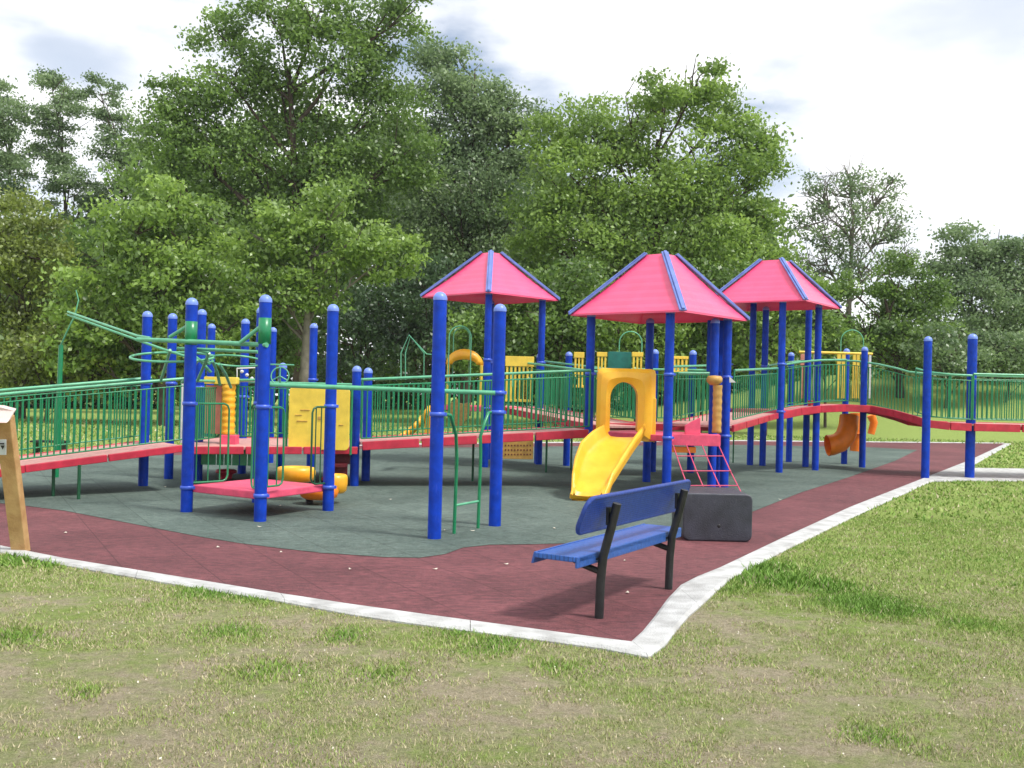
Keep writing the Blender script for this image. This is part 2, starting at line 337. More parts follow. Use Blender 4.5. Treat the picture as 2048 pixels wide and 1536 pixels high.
LEAF_LT = leafmat('light_green_leaves', (.075, .155, .026), (.32, .48, .095))
LEAF_SHADE = leafmat('shade_dark_leaves', (.022, .055, .022), (.12, .21, .09))  # leaf colour darkened to hold the deep shade under the trees
LEAF_BR = leafmat('brownish_leaves', (.075, .105, .02), (.31, .40, .075))
LEAF_GR = leafmat('grey_green_leaves', (.062, .125, .050), (.27, .38, .17))
def rawmesh(name, V, nv, mat, parent, tint, smooth=False):
    nf = len(V)//nv; me = bpy.data.meshes.new(name)
    me.vertices.add(len(V)); me.vertices.foreach_set('co', V.astype(np.float32).ravel())
    me.loops.add(len(V)); me.loops.foreach_set('vertex_index', np.arange(len(V), dtype=np.int32))
    me.polygons.add(nf); me.polygons.foreach_set('loop_start', np.arange(0, len(V), nv, dtype=np.int32)); me.polygons.foreach_set('loop_total', np.full(nf, nv, np.int32))
    me.update(calc_edges=True)
    at = me.attributes.new('tint', 'FLOAT', 'POINT'); at.data.foreach_set('value', np.repeat(tint, nv).astype(np.float32))
    o = bpy.data.objects.new(name, me); COL.objects.link(o); me.materials.append(mat)
    if parent is not None: o.parent = parent; o.location = -parent.location
    return o
def leaves(cent, size, up=.9):
    n = len(cent); a = rng.normal(size=(n, 3)); a /= np.linalg.norm(a, axis=1)[:, None]
    nn = rng.normal(size=(n, 3)); nn[:, 2] += up; b = np.cross(nn, a); b /= np.linalg.norm(b, axis=1)[:, None]+1e-9
    s = (size*rng.uniform(.6, 1.3, n))[:, None]
    V = np.empty((n, 4, 3)); V[:, 0] = cent-a*s*.6; V[:, 1] = cent+b*s*.36; V[:, 2] = cent+a*s*.6; V[:, 3] = cent-b*s*.36
    return V.reshape(-1, 3)
def tree(name, label, cat, base, D, blobs, mat, bark=None, dens=1.0, leaf=.158, group=None, cl=.24, trunk=.22, gaps=1.0, branchy=0):
    bark = bark or BARK
    bx = X_(base, D, 0.); bz = float(terr(np.array(bx), np.array(D)))
    t = thing(name, label, cat, (bx, D, bz), group)
    C = []; T = []; tb = MB(); B = Vector((bx, D, bz-.2)); cs = []
    for (px, py, rp) in blobs:
        dd = D + random.uniform(-.09, .09)*rp*D/FPX*6; c = P(px, py, dd); r = rp*1.12*dd/FPX; cs.append((c, r))
    top = max(c.z for c, r in cs); cxm = sum(c.x*r for c, r in cs)/sum(r for c, r in cs)
    th = top-bz; lead = [B, Vector((bx*.8+cxm*.2, D, bz+th*.25)), Vector((bx*.5+cxm*.5, D, bz+th*.55)), Vector((cxm, D, bz+th*.85))]
    tb.tube(lead, trunk, 9, trunk*.25)
    for c, r in cs:
        a = B.lerp(c, .0); zz = max(bz+.12*th, c.z-r*1.1-(abs(c.x-bx))*.35); zz = min(zz, bz+th*.8)
        fr = (zz-bz)/(th*.85); k = min(max(fr, 0), .99)*3; i = min(int(k), 2); s0 = lead[i].lerp(lead[i+1], k-i)
        mid = s0.lerp(c, .5)+Vector((0, 0, -.08*r)); tb.tube([s0, mid, c], trunk*.42*min(1, r/2.2), 6, .03)
        for _ in range(4+branchy):
            v = Vector((random.gauss(0, 1), random.gauss(0, 1), random.gauss(.3, .8))).normalized()*r*random.uniform(.6, 1.0)
            s1 = mid.lerp(c, random.random()); e = c+v; mm = s1.lerp(e, .5)+Vector((random.gauss(0, .12), random.gauss(0, .12), random.gauss(0, .12)))*r
            tb.tube([s1, mm, e], .045 if not branchy else .055, 4, .012, caps=False)
            for _k in range(branchy//2):
                v2 = e+Vector((random.gauss(0, .3), random.gauss(0, .3), random.gauss(.1, .3)))*r
                tb.tube([mm.lerp(e, random.random()), v2], .022, 3, .008, caps=False)
        ncl = max(8, int(4.2*(r/ .9)**1.6*gaps)); u = rng.normal(size=(ncl, 3)); u /= np.linalg.norm(u, axis=1)[:, None]
        rad = r*rng.uniform(.15, 1, ncl)**.45; cc = np.array(c)+u*rad[:, None]*np.array([1, .9, .92])
        crad = r*cl*rng.uniform(.7, 1.5, ncl)+.18; nl = int(dens*150*(r*r)/ncl/(leaf**2)*.16*1.25)+10
        for k in range(ncl):
            p = rng.normal(size=(nl, 3))*crad[k]*.56*np.array([1.25, 1.25, .62])
            C.append(cc[k]+p); tv = rng.uniform(0, .6)
            T.append(np.clip(tv+rng.uniform(0, .5, nl), 0, 1))
    C = np.concatenate(C); T = np.concatenate(T)
    rawmesh('crown', leaves(C, leaf), 4, mat, t, T)
    tb.build('trunk', bark, t)
    return t
TG = 'trees behind the playground'
tree('poplar_tree', 'slender dark tree at the far left edge with sky showing through', 'tree', 30, 62, [(-10,190,45),(25,250,50),(-20,300,60),(30,350,45),(60,400,40)], LEAF_GR, dens=.85, gaps=1.0, group=TG, cl=.20)
tree('poplar_tree', 'slender dark tree with rounded top, middle one of the three airy far left trees', 'tree', 140, 63, [(105,180,42),(125,235,48),(110,300,44),(140,360,46),(90,250,30),(160,420,50)], LEAF_GR, dens=.85, gaps=1.0, group=TG, cl=.20)
tree('poplar_tree', 'slender leaning tree in the gap left of the tallest tree', 'tree', 250, 64, [(200,185,38),(225,240,40),(235,300,42),(260,350,45),(270,290,34),(215,390,45)], LEAF_GR, dens=.85, gaps=1.0, group=TG, cl=.20)
tree('tall_tree', 'tallest tree, airy crown reaching the top edge of the photo', 'tree', 600, 44,
     [(430,60,55),(460,160,75),(560,50,70),(640,20,70),(560,170,80),(680,130,80),(760,60,70),(830,20,45),(345,200,45),(325,270,60),(315,350,65),(380,290,85),(500,320,95),(630,300,100),(760,220,85),(730,350,95),(570,430,100),(430,420,80),(820,300,70),(680,470,90)],
     LEAF_MID, dens=.8, group=TG, trunk=.34, gaps=1.2)
tree('broadleaf_tree', 'rounded pale green tree right behind the tallest tree', 'tree', 930, 50,
     [(880,170,80),(950,165,75),(1000,230,60),(880,290,95),(980,320,85),(1040,300,45),(1065,250,42),(920,420,100),(1020,440,80),(850,450,80),(940,540,90)], LEAF_GR, dens=.95, group=TG, trunk=.3)
tree('broadleaf_tree', 'wide light green tree behind the middle and right red roofs', 'tree', 1300, 42,
     [(1395,170,58),(1330,215,60),(1250,240,75),(1180,270,70),(1430,250,65),(1490,290,55),(1140,350,70),(1100,290,52),(1090,390,62),(1525,300,38),(1530,360,45),(1260,350,95),(1370,350,90),(1470,380,75),(1530,430,50),(1180,450,95),(1310,460,100),(1430,480,95),(1520,520,60),(1080,470,60),(1230,550,80)],
     LEAF_LT, dens=.85, group=TG, trunk=.3, gaps=1.2)
tree('broadleaf_tree', 'low spreading tree with bright boughs over the dark hollow left of the roofs', 'tree', 603, 36,
     [(590,440,60),(660,430,55),(700,480,55),(620,510,60),(790,505,48),(530,480,60),(500,560,60),(740,540,35),(570,590,50),(640,590,40)], LEAF_LT, dens=1.0, group=TG, trunk=.24, bark=BARKL)
tree('broadleaf_tree', 'dense bright green tree above the left ramp railing', 'tree', 330, 34,
     [(330,410,60),(270,460,70),(380,470,75),(210,520,65),(310,560,85),(420,570,70),(180,610,60),(240,660,70),(350,680,75),(450,660,60),(150,700,45)], LEAF_LT, dens=1.05, group=TG, trunk=.22)
tree('shrubby_tree', 'brownish olive shrubby tree at the left edge', 'tree', 40, 37,
     [(20,450,65),(80,500,55),(-20,560,80),(60,600,75),(110,570,45),(20,690,80),(95,690,55),(-60,480,60)], LEAF_BR, dens=.9, group=TG, leaf=.14)
tree('bare_tree', 'thin grey green tree with bare branches against the sky right of the roofs', 'tree', 1690, 56,
     [(1640,390,42),(1700,370,42),(1760,395,48),(1620,450,42),(1700,450,55),(1770,460,45),(1650,520,45),(1730,530,50),(1800,520,35)], LEAF_GR, BARKL, dens=.30, group=TG, leaf=.16, branchy=8, trunk=.22)
tree('broadleaf_tree', 'broad dull green tree at the right edge', 'tree', 1980, 50,
     [(1930,500,50),(2000,500,55),(2060,520,60),(1900,560,55),(1960,590,80),(2040,610,80),(1900,650,60),(2000,690,60),(2120,580,90)], LEAF_GR, dens=1.0, group=TG)
tree('broadleaf_tree', 'rounded green tree behind the right arched bridge', 'tree', 1800, 47,
     [(1800,560,50),(1840,600,55),(1770,620,60),(1720,650,50),(1830,680,60),(1760,700,45),(1650,600,40),(1690,570,30)], LEAF_MID, dens=1.0, group=TG)
BG_ = 'shrubs along the edge of the woods'
shr = [
 ('shade coloured backdrop shrub in the hollow behind the left play platform', 720, 43, [(690,650,60),(760,600,60),(740,700,60),(660,720,45),(820,640,60),(640,560,60)], LEAF_SHADE, .55),
 ('shade coloured backdrop shrub behind the tall blue posts left of the first red roof', 850, 42, [(850,560,60),(880,650,60),(830,720,55),(900,710,50),(800,560,50)], LEAF_SHADE, .6),
 ('leafy shrub under the first red roof', 985, 39, [(960,650,50),(1020,640,50),(990,700,55),(1040,560,50),(1060,700,45),(930,700,40)], LEAF_MID, .9),
 ('leafy shrub between the first and middle red roofs', 1110, 38, [(1100,600,50),(1150,560,50),(1120,680,55),(1180,650,50),(1080,640,40),(1160,730,40)], LEAF_MID, .95),
 ('light green shrub under the middle red roof', 1270, 38, [(1230,650,50),(1290,680,55),(1260,600,50),(1330,640,50),(1230,720,40),(1310,730,40)], LEAF_LT, .9),
 ('green shrub right of the middle tower posts', 1400, 39, [(1380,600,55),(1430,650,50),(1390,700,50),(1450,560,50),(1460,720,40)], LEAF_MID, .95),
 ('yellow green shrub under the right red roof', 1530, 38, [(1500,660,48),(1550,630,50),(1580,690,45),(1520,720,40),(1600,580,45),(1560,560,40)], LEAF_LT, .95),
 ('dull green shrub right of the right red roof', 1650, 42, [(1630,650,45),(1680,690,42),(1640,710,40),(1610,610,35),(1700,720,35)], LEAF_MID, .95),
 ('low grey green shrub behind the far right railing', 1890, 45, [(1860,690,40),(1910,700,45),(1950,730,35),(1880,735,30)], LEAF_GR, .9),
 ('low shrub at the right edge behind the railing', 2010, 46, [(1990,690,40),(2040,700,45),(2080,720,40),(2010,730,30)], LEAF_GR, .9),
 ('olive shrub behind the overhead climber beam', 480, 37, [(470,640,50),(520,690,50),(440,710,50),(560,640,40),(500,730,40),(580,700,35)], LEAF_MID, .9),
 ('reddish brown shrub at the left edge behind the ramp railing', 90, 35, [(60,720,45),(110,700,45),(150,730,40),(20,740,45),(200,740,45)], LEAF_BR, .9),
 ('green shrub behind the left pair of ramp posts', 290, 35, [(260,730,45),(320,740,45),(370,730,40)], LEAF_MID, .9)]
for lb, b_, D_, bl, mt_, dn in shr:
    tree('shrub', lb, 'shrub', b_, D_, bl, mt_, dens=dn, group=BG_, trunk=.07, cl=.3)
# dark woods behind everything: reads as one mass
def woods():
    C = []; T = []
    top = [(-300,470),(250,450),(300,330),(430,250),(700,230),(1040,330),(1130,380),(1500,400),(1560,600),(1700,680),(2300,690)]
    for k in range(1500):
        px = random.uniform(-250, 2300); D = random.uniform(56, 70)
        lim = np.interp(px, [a for a, b in top], [b for a, b in top]); py = lim+(800-lim)*random.random()**.9
        c = np.array(P(px, py, D)); p = rng.normal(size=(170, 3))*np.array([1.1, .9, .6])+c; C.append(p); T.append(np.clip(rng.uniform(0, .55)+rng.uniform(0, .4, 170), 0, 1))
    C = np.concatenate(C); T = np.concatenate(T)
    o = rawmesh('woods', leaves(C, .36), 4, LEAF_GR if False else LEAF_MID, None, T); tag(o, 'leafy mass of the woods beyond the trees', 'woods', kind='stuff')
woods()

# lawn blades, denser and greener in the tufts the lawn shows
def vnoise(x, y, sc, seed):
    r_ = np.random.default_rng(seed).random((64, 64)); u = x*sc; v = y*sc; i = np.floor(u).astype(int); j = np.floor(v).astype(int); fu = u-i; fv = v-j
    fu = fu*fu*(3-2*fu); fv = fv*fv*(3-2*fv); g_ = lambda a, b: r_[a % 64, b % 64]
    return (g_(i, j)*(1-fu)+g_(i+1, j)*fu)*(1-fv)+(g_(i, j+1)*(1-fu)+g_(i+1, j+1)*fu)*fv
tufts = [(1500,1140,.36),(1560,1165,.40),(1640,1175,.30),(1735,1215,.34),(1112,1338,.17),(690,1275,.16),(930,1268,.2),(470,1270,.18),(60,1120,.35),(110,1125,.28),(440,1183,.3),(520,1195,.22),(1930,1250,.22),(760,1350,.14),(30,1275,.22),(530,1345,.2),(1260,1300,.15),(170,1390,.12),(1760,1480,.18),(980,1290,.25),(1480,1180,.3)]
TU = [(G(a, b, -.02), c, 1.25 if i < 4 else (1.0 if 7 < i < 12 else .62)) for i, (a, b, c) in enumerate(tufts)]
def blades():
    Vs = []; Ts = []
    for (d0, d1, dens, w, h) in ((3.3, 5.2, 10000, .0030, .020), (5.2, 8, 6500, .0040, .023), (8, 13, 2000, .007, .032), (13, 24, 190, .018, .055), (24, 38, 45, .035, .075)):
        x0, x1 = -d1*.62, d1*.62; n = int((x1-x0)*(d1-d0)*dens); x = rng.uniform(x0, x1, n); y = rng.uniform(d0, d1, n)
        f = .40*vnoise(x, y, 1.3, 3)+.42*vnoise(x, y, 4.1, 5)+.30*vnoise(x, y, 11, 8)
        lush = np.zeros(n)
        for c, r_, am in TU: lush = np.maximum(lush, am*np.exp(-((x-c.x)**2+((y-c.y)/1.1)**2)/(r_*r_*1.1)))
        f2 = f+lush*.8+np.clip((y-5.5)*.04, 0, .30)+np.clip((x-1.2)*.05, 0, .1)
        keep = (rng.random(n) < np.clip((f2-.49)*4.2, .05, 1)) & ~inside(x, y, OUTXY) & ~inside(x, y, SWXY) & (np.abs(x) < y*.58+.5)
        x, y, f2, lush = x[keep], y[keep], f2[keep], lush[keep]; n = len(x); z = terr(x, y)
        hh = h*.85*rng.uniform(.35, 1.25, n)*(1+lush*1.0); ww = w*rng.uniform(.6, 1.3, n)*(1+lush*.7); an = rng.uniform(0, 2*np.pi, n)
        V = np.empty((n, 3, 3)); dx, dy = np.cos(an)*ww, np.sin(an)*ww
        V[:, 0] = np.stack([x-dx, y-dy, z-.004], 1); V[:, 1] = np.stack([x+dx, y+dy, z-.004], 1)
        lx, ly = rng.normal(0, .55, n)*hh, rng.normal(0, .55, n)*hh; V[:, 2] = np.stack([x+lx, y+ly, z+hh], 1)
        t_ = np.clip((f2-.36)*1.1+rng.normal(0, .24, n)+lush*.2, 0, 1); dry = rng.random(n) < np.clip(.34-lush*.4-(y-5)*.03-np.clip(x-.5,0,3)*.05, .04, .4); t_[dry] = rng.uniform(0, .12, dry.sum())
        Vs.append(V.reshape(-1, 3)); Ts.append(t_)
    return np.concatenate(Vs), np.concatenate(Ts)
bm_ = bpy.data.materials.new('grass_blades'); bm_.use_nodes = True; t_ = bm_.node_tree; b_ = t_.nodes['Principled BSDF']
at = t_.nodes.new('ShaderNodeAttribute'); at.attribute_name = 'tint'
rr = ramp(t_, at.outputs['Fac'], [(0, (.52, .45, .30)), (.14, (.40, .37, .20)), (.3, (.33, .38, .13)), (.62, (.26, .37, .08)), (1, (.15, .28, .045))])
t_.links.new(rr.outputs[0], b_.inputs['Base Color']); b_.inputs['Roughness'].default_value = .6; b_.inputs['Specular IOR Level'].default_value = .25
V_, T_ = blades(); tag(rawmesh('grass', V_, 3, bm_, None, T_), 'short patchy grass with greener tufts', 'grass', kind='stuff')

# pale dry bits and clover heads lying in the lawn
def bits():
    n = 3200; y = 3.3+10*rng.random(n)**1.3; x = rng.uniform(-1, 1, n)*(y*.58+.5); k = ~inside(x, y, OUTXY) & ~inside(x, y, SWXY); x, y = x[k], y[k]; n = len(x)
    c = np.stack([x, y, terr(x, y)+rng.uniform(.004, .02, n)], 1); return leaves(c, .011, 1.5), rng.random(n)
V_, T_ = bits(); LB = leafmat('dry_bits', (.30, .24, .15), (.78, .74, .62), .1)
tag(rawmesh('lawn_litter', V_, 4, LB, None, T_), 'pale dry bits and tiny clover heads scattered through the lawn', 'lawn litter', kind='stuff')
# ------------------------------------------------------------------ play structure pieces
def post(parent, xy, ztop, r=.069, clamps=(), cap=True, mat=None, name='post'):
    x, y = xy; mb = MB()
    mb.lathe((x, y, 0), [(r, 0), (r, ztop-r*1.0)], 18); o = mb.build(name, mat or BLUE, parent)
    c = MB(); c.lathe((x, y, ztop-r), [(r*1.05, -.02), (r*1.07, 0), (r*.98, r*.35), (r*.72, r*.72), (r*.38, r*.93), (.001, r)], 18); c.build('cap', CAP, o)
    for z in clamps:
        k = MB(); k.lathe((x, y, z), [(r+.001, -.022), (r+.011, -.02), (r+.011, .02), (r+.001, .022)], 18)
        k.box((x+r+.014, y-.01, z), (.03, .03, .034)); k.build('clamp', BLUEL, o)
    return o
def gpost(px, py):                      # xy of a post whose foot shows at a pixel
    p = G(px, py); return (p.x, p.y)
def resamp(pts, step):
    out = [pts[0]]; acc = 0
    for a, b in zip(pts, pts[1:]):
        l = (b-a).length; t = step-acc
        while t < l: out.append(a.lerp(b, t/l)); t += step
        acc = l-(t-step)
    return out
def railing(parent, pts, h=.95, step=.078, mat=None, low=.09, double=False, name='railing', r=.0112, top=.022, flare=False):
    pts = [Vector(p) for p in pts]; mb = MB(); Z = Vector((0, 0, 1)); tp = [p+Z*h for p in pts]
    if flare: tp2 = [tp[0]-Z*.25]+tp
    hm = MB(); hm.tube(tp, top, 8); mb.tube([p+Z*low for p in pts], .012, 6); mb.tube([p+Z*(h-.10) for p in pts], .010, 6)
    for p in resamp(pts, step): mb.tube([p+Z*low, p+Z*(h-.10)], r, 5, caps=False)
    for p in [pts[0], pts[-1]]: mb.tube([p+Z*low, p+Z*h], .016, 6)
    o = mb.build(name, mat or GREEN, parent); hm.build('handrail', GREENM, o); return o
def deckpiece(parent, near, far, th=.11, mat=None, emat=None, segs=True):
    near = [Vector(p) for p in near]; far = [Vector(p) for p in far]; Z = Vector((0, 0, 1)); mb = MB()
    T0 = [p-Z*.035 for p in near]; T1 = [p-Z*.035 for p in far]
    mb.strip(near, far); mb.strip(T0, T1); mb.strip(near, T0); mb.strip(far, T1)
    mb.strip([near[0], far[0]], [T0[0], T1[0]]); mb.strip([near[-1], far[-1]], [T0[-1], T1[-1]])
    d = mb.build('deck', mat or DECK, parent)
    for line, sg in ((near, -1), (far, 1)):
        e = MB()
        for a, b in zip(line, line[1:]):
            dv = (b-a); L_ = dv.length; n_ = max(1, round(L_/.95)) if segs else 1
            for k in range(n_):
                p, q_ = a.lerp(b, k/n_+.006), a.lerp(b, (k+1)/n_-.006); dn = (q_-p).normalized(); side = Vector((dn.y, -dn.x, 0)).normalized()
                if side.dot(near[0]-far[0])*-sg < 0: side = -side
                c = (p+q_)/2+side*.024-Z*(th/2-.012); Mx = Matrix((dn, side, dn.cross(side))).transposed()
                e.box(c, ((q_-p).length, .045, th), M=Mx)
        e.build('edge_beam', emat or RED, parent, bevel=.008)
    return d
def offs(p, q, w):                      # far-side points for a straight near edge
    d = (Vector(q)-Vector(p)); d.z = 0; d.normalize(); n = Vector((-d.y, d.x, 0)); return Vector(p)+n*w, Vector(q)+n*w

# ---- left entry ramp
n0 = P(-260, 985, 10.9); n1 = P(47, 932, 12.6); n2 = P(366, 891, 13.9)
f1, f2_ = offs(n1, n2, 1.3); f0 = n0+(f1-n1)
lr = thing('entry_ramp', 'long red edged ramp with green railings rising from the left edge', 'ramp', (n1.x, n1.y, 0))
deckpiece(lr, [n0, n1, n2], [f0, f1, f2_], .095)
railing(lr, [n0, n1, n2], .93); railing(lr, [f0, f1, f2_], .93)
for px, py in ((106, 993), (157, 999)):
    p = G(px, py); mb = MB(); mb.tube([p, Vector((p.x, p.y, .44))], .022, 8); mb.build('support_leg', DKGREEN, lr)
post(lr, gpost(286, 972), 2.55, clamps=(1.5,)); post(lr, gpost(337, 958), 2.6, clamps=(1.5,))

# ---- main landing between the ramps
D0 = 15.15; zl = .60
a = Vector((X_(366, 14.2, zl), 14.25, zl)); b = Vector((X_(716, D0, zl), D0, zl)); c = Vector((X_(716, 17.2, zl), 17.2, zl)); d = Vector((X_(360, 17.0, zl), 17.0, zl))
ml = thing('landing', 'red landing deck ringed by blue posts behind the low transfer deck', 'play platform', ((a.x+b.x)/2, 16, 0))
deckpiece(ml, [a, b], [d, c], .11)
for px, D_, zt, cl in ((402,15.6,2.67,(1.45,)),(423,18.6,2.62,()),(490,16.9,2.62,(1.3,)),(546,19.3,2.62,()),(567,17.4,1.9,()),(627,17.7,2.62,(1.62,))):
    x_ = X_(px-6, D_, 0.2); post(ml, (x_, D_), zt, clamps=cl)
railing(ml, [d, c], .95); railing(ml, [Vector((a.x+.05, 14.4, zl)), Vector((a.x+.15, 15.6, zl))], .95)
railing(ml, [P(408, 884, 15.5), P(436, 884, 15.4)], .95, step=.07)
railing(ml, [P(474, 884, 15.4), P(512, 884, 15.3)], .95, step=.07)
mb = MB()
for k in range(7):
    p = P(410+k*15.5, 893, 14.9); mb.box((p.x, p.y, .44), (.10, .02, .27))
mb.box((P(456, 893, 14.9).x, 14.92, .55), (.80, .02, .03)); mb.build('kick_panel', GREEN, ml, bevel=.004)
mb = MB(); p0 = P(671, 905, 15.3); p1 = P(690, 905, 15.3)
for k in range(3): mb.box(((p0.x+p1.x)/2, 15.2-.22*k, .52-.18*k), (.30, .26, .04)); mb.box(((p0.x+p1.x)/2, 15.31-.22*k, .42-.18*k), (.30, .02, .18))
mb.build('step', STEPD, ml)

# ---- low transfer deck with three nearest posts
PC, PD, PE = gpost(373, 1024), gpost(520, 1043), gpost(656, 1021.5); PB4 = (PC[0]+PE[0]-PD[0], PC[1]+PE[1]-PD[1])
td = thing('transfer_deck', 'low pink square deck held between four tall blue posts at the left', 'play platform', (sum(p[0] for p in (PC,PD,PE,PB4))/4, sum(p[1] for p in (PC,PD,PE,PB4))/4, 0))
for i, p in enumerate((PC, PD, PE, PB4)): post(td, p, 2.53, clamps=(.29, 1.28) if i < 3 else (1.28,))
cx, cy = td.location.x, td.location.y
def shr_(p, k): return (cx+(p[0]-cx)*k, cy+(p[1]-cy)*k)
q = [shr_(p, .93) for p in (PC, PD, PE, PB4)]
mb = MB(); mb.prism(q, .235, .32); mb.build('deck', DECKP, td, bevel=.012)
def guard(parent, a, b, z0, z1, n, r=.0125, mat=None, name='guard_rail'):
    mb = MB(); a = Vector((*a, 0)); b = Vector((*b, 0)); Z = Vector((0, 0, 1)); rc = .07; d_ = (b-a).normalized()
    mb.tube([a+Z*z1, b-d_*rc+Z*z1, b-d_*rc*.3+Z*(z1-rc*.3), b+Z*(z1-rc), b+Z*(z0+rc), b-d_*rc*.3+Z*(z0+rc*.3), b-d_*rc+Z*z0, a+Z*z0], r, 7)
    for k in range(n): p = a.lerp(b, (k+.7)/(n+.4)); mb.tube([p+Z*z0, p+Z*z1], r*.65, 6, caps=False)
    return mb.build(name, mat or GREEN, parent)
vCD = (Vector(PD)-Vector(PC)); vDE = (Vector(PE)-Vector(PD)); vDB = Vector(PB4)-Vector(PC)
guard(td, PC, tuple(Vector(PC)+Vector((.36, .40))), .34, 1.28, 3)
guard(td, PD, tuple(Vector(PD)+vDE*.30), .38, 1.27, 2)
guard(td, PD, tuple(Vector(PD)-vCD*.20+Vector((0, .25))), .34, 1.27, 2)
guard(td, PE, tuple(Vector(PE)-vDE*.22-Vector((.05, 0))), .34, 1.27, 3, mat=DKGREEN)
mb = MB(); p = G(452, 958); mb.lathe((p.x, p.y, 0), [(.001, .155), (.15, .15), (.165, .13), (.16, .10), (.10, .08), (.09, 0)], 22)
tag(mb.build('stepping_pod', RED), 'small round red stepping pod behind the low pink deck', 'stepping pod')

# ---- overhead climber: beam, braces, cantilever arm, rings and struts
oc = thing('overhead_climber', 'pale mint green tube climber with rings and long slanting arm at the left', 'climber', (PC[0], PC[1], 0))
PCv, PDv = Vector((*PC, 0)), Vector((*PD, 0)); u_ = (PCv-PDv).normalized(); off = Vector((-.05, -.085, 0))
e0 = P(534, 690, PD[1]-.07); e1 = P(275, 679, 12.2); mb = MB(); mb.tube([e0, P(383, 683, PC[1]-.08), e1], .028, 10); mb.build('beam', GREENM, oc)
for a_, b_ in (((340, 674, 12.0), (382, 648, PC[1]-.02)), ((480, 686, 11.2), (531, 646, PD[1]-.02))):
    mb = MB(); mb.tube([P(*a_), P(*b_)], .024, 9); mb.build('brace', GREENM, oc)
for p, y0, y1, px in ((PC, 643, 690, 384), (PD, 636, 688, 531)):
    z1_, z0_ = Zy(px, y0, p[1]), Zy(px, y1, p[1]); mb = MB(); mb.lathe((p[0], p[1], 0), [(.064, z0_), (.071, z0_), (.071, z1_), (.064, z1_)], 20); mb.build('collar', GREEN, oc)
for (sy, ey) in ((624, 672), (630, 700)):
    mb = MB(); mb.tube([P(136, sy, 14.2), P(275 if sy == 624 else 330, ey, 12.4), P(300 if sy == 624 else 420, ey+4 if sy==624 else 728, 12.2)], .017, 8); mb.build('arm', GREENM, oc)
mb = MB(); mb.tube([P(355, 697, 12.0), P(430, 700, 11.8), P(516, 704, 11.35)], .020, 8); mb.build('cross_bar', GREENM, oc)
def ring(parent, c, rx, ry, tilt, r=.016, name='ring', mat=GREENM, az=0):
    mb = MB(); pts = []
    for k in range(29):
        a_ = 2*math.pi*k/28; pts.append(Vector(c)+Matrix.Rotation(az, 3, 'Z') @ (Matrix.Rotation(tilt, 3, 'X') @ Vector((rx*math.cos(a_), ry*math.sin(a_), 0))))
    mb.tube(pts, r, 7, caps=False); return mb.build(name, mat, parent)
ring(oc, P(345, 714, 12.3), .50, .40, R(10)); ring(oc, P(470, 722, 12.6), .36, .30, R(-12), .013)
for a_, b_ in (((340,700,12.1),(322,760,12.6)),((418,706,12.0),(395,762,12.4)),((425,722,12.1),(440,770,12.6)),((395,722,12.1),(365,765,12.6)),((438,728,12.2),(462,775,12.8)),((418,706,12.0),(360,697,12.1)),((372,700,12.2),(422,745,12.4))):
    m_ = P(*a_).lerp(P(*b_), .5)+Vector((0, .03, .02)); mb = MB(); mb.tube([P(*a_), m_, P(*b_)], .019, 7); mb.build('strut', GREENM, oc)
gpole = thing('track_pole', 'tall slim dark green pole with thin curved tip behind the left ramp', 'pole', (X_(112, 15.5, 0), 15.5, 0))
mb = MB(); gx_ = gpole.location.x; mb.tube([(gx_, 15.5, 0), P(121, 720, 15.5), P(122, 690, 15.5)], .040, 10, .034); mb.build('pole', GREEN, gpole)
mb = MB(); mb.tube([P(122, 690, 15.5), P(133, 665, 15.4), P(150, 630, 15.3), P(157, 600, 15.3), P(152, 580, 15.3)], .014, 7, .008); mb.build('tip', GREENM, gpole)

# ---- panels and toys on the landing
def rrect(cx_, cz_, w, h, r, n=5):
    pts = []
    for (sx, sz, a0) in ((1, 1, 0), (-1, 1, 90), (-1, -1, 180), (1, -1, 270)):
        for k in range(n+1):
            a_ = R(a0+90*k/n); pts.append((cx_+sx*(w/2-r)+r*math.cos(a_), cz_+sz*(h/2-r)+r*math.sin(a_)))
    return pts
def vpanel(parent, name, mat, px0, py0, px1, py1, D, th=.03, r=.03, bevel=.006):
    a_, b_ = P(px0, py0, D), P(px1, py1, D); w, h = abs(b_.x-a_.x), abs(a_.z-b_.z)
    mb = MB(); mb.slab([Vector((x, D, z)) for x, z in rrect((a_.x+b_.x)/2, (a_.z+b_.z)/2, w, h, min(r, w*.45, h*.45))], (0, th, 0))
    return mb.build(name, mat, parent, bevel=bevel)
fp = thing('activity_panel', 'large plain yellow panel with rounded corners behind a blue post', 'play panel', (X_(637, 14.9, .6), 14.9, 0))
pn = vpanel(fp, 'panel', YELP, 579, 774, 697, 901, 14.9, .035, .06)
for (x_, y_, w_, h_) in ((610, 820, .14, .012), (597, 830, .10, .012), (650, 812, .16, .012), (640, 836, .06, .05), (604, 842, .16, .014), (682, 850, .07, .012)):
    p = P(x_, y_, 14.895); mb = MB(); mb.box((p.x, 14.896, p.z), (w_, .012, h_)); mb.build('embossed_mark', OCHRE, pn, bevel=.004)
for px in (573, 702):
    p = X_(px, 14.95, .8); mb = MB(); mb.tube([(p, 14.95, .5), (p, 14.95, Zy(px, 772, 14.95))], .018, 8); mb.build('frame_tube', GREEN, fp)
tt = thing('ribbed_tube', 'upright yellow ribbed tube on a red base beside a faded salmon panel', 'play panel', (X_(455, 15.3, .6), 15.3, zl))
z0_, z1_ = Zy(455, 868, 15.3), Zy(455, 768, 15.3); prof = []
for k in range(40): z = z0_+(z1_-z0_)*k/39; prof.append((.10+.006*math.sin(k*1.25), z))
mb = MB(); mb.lathe((tt.location.x, 15.3, 0), prof, 20); mb.build('tube', YEL, tt)
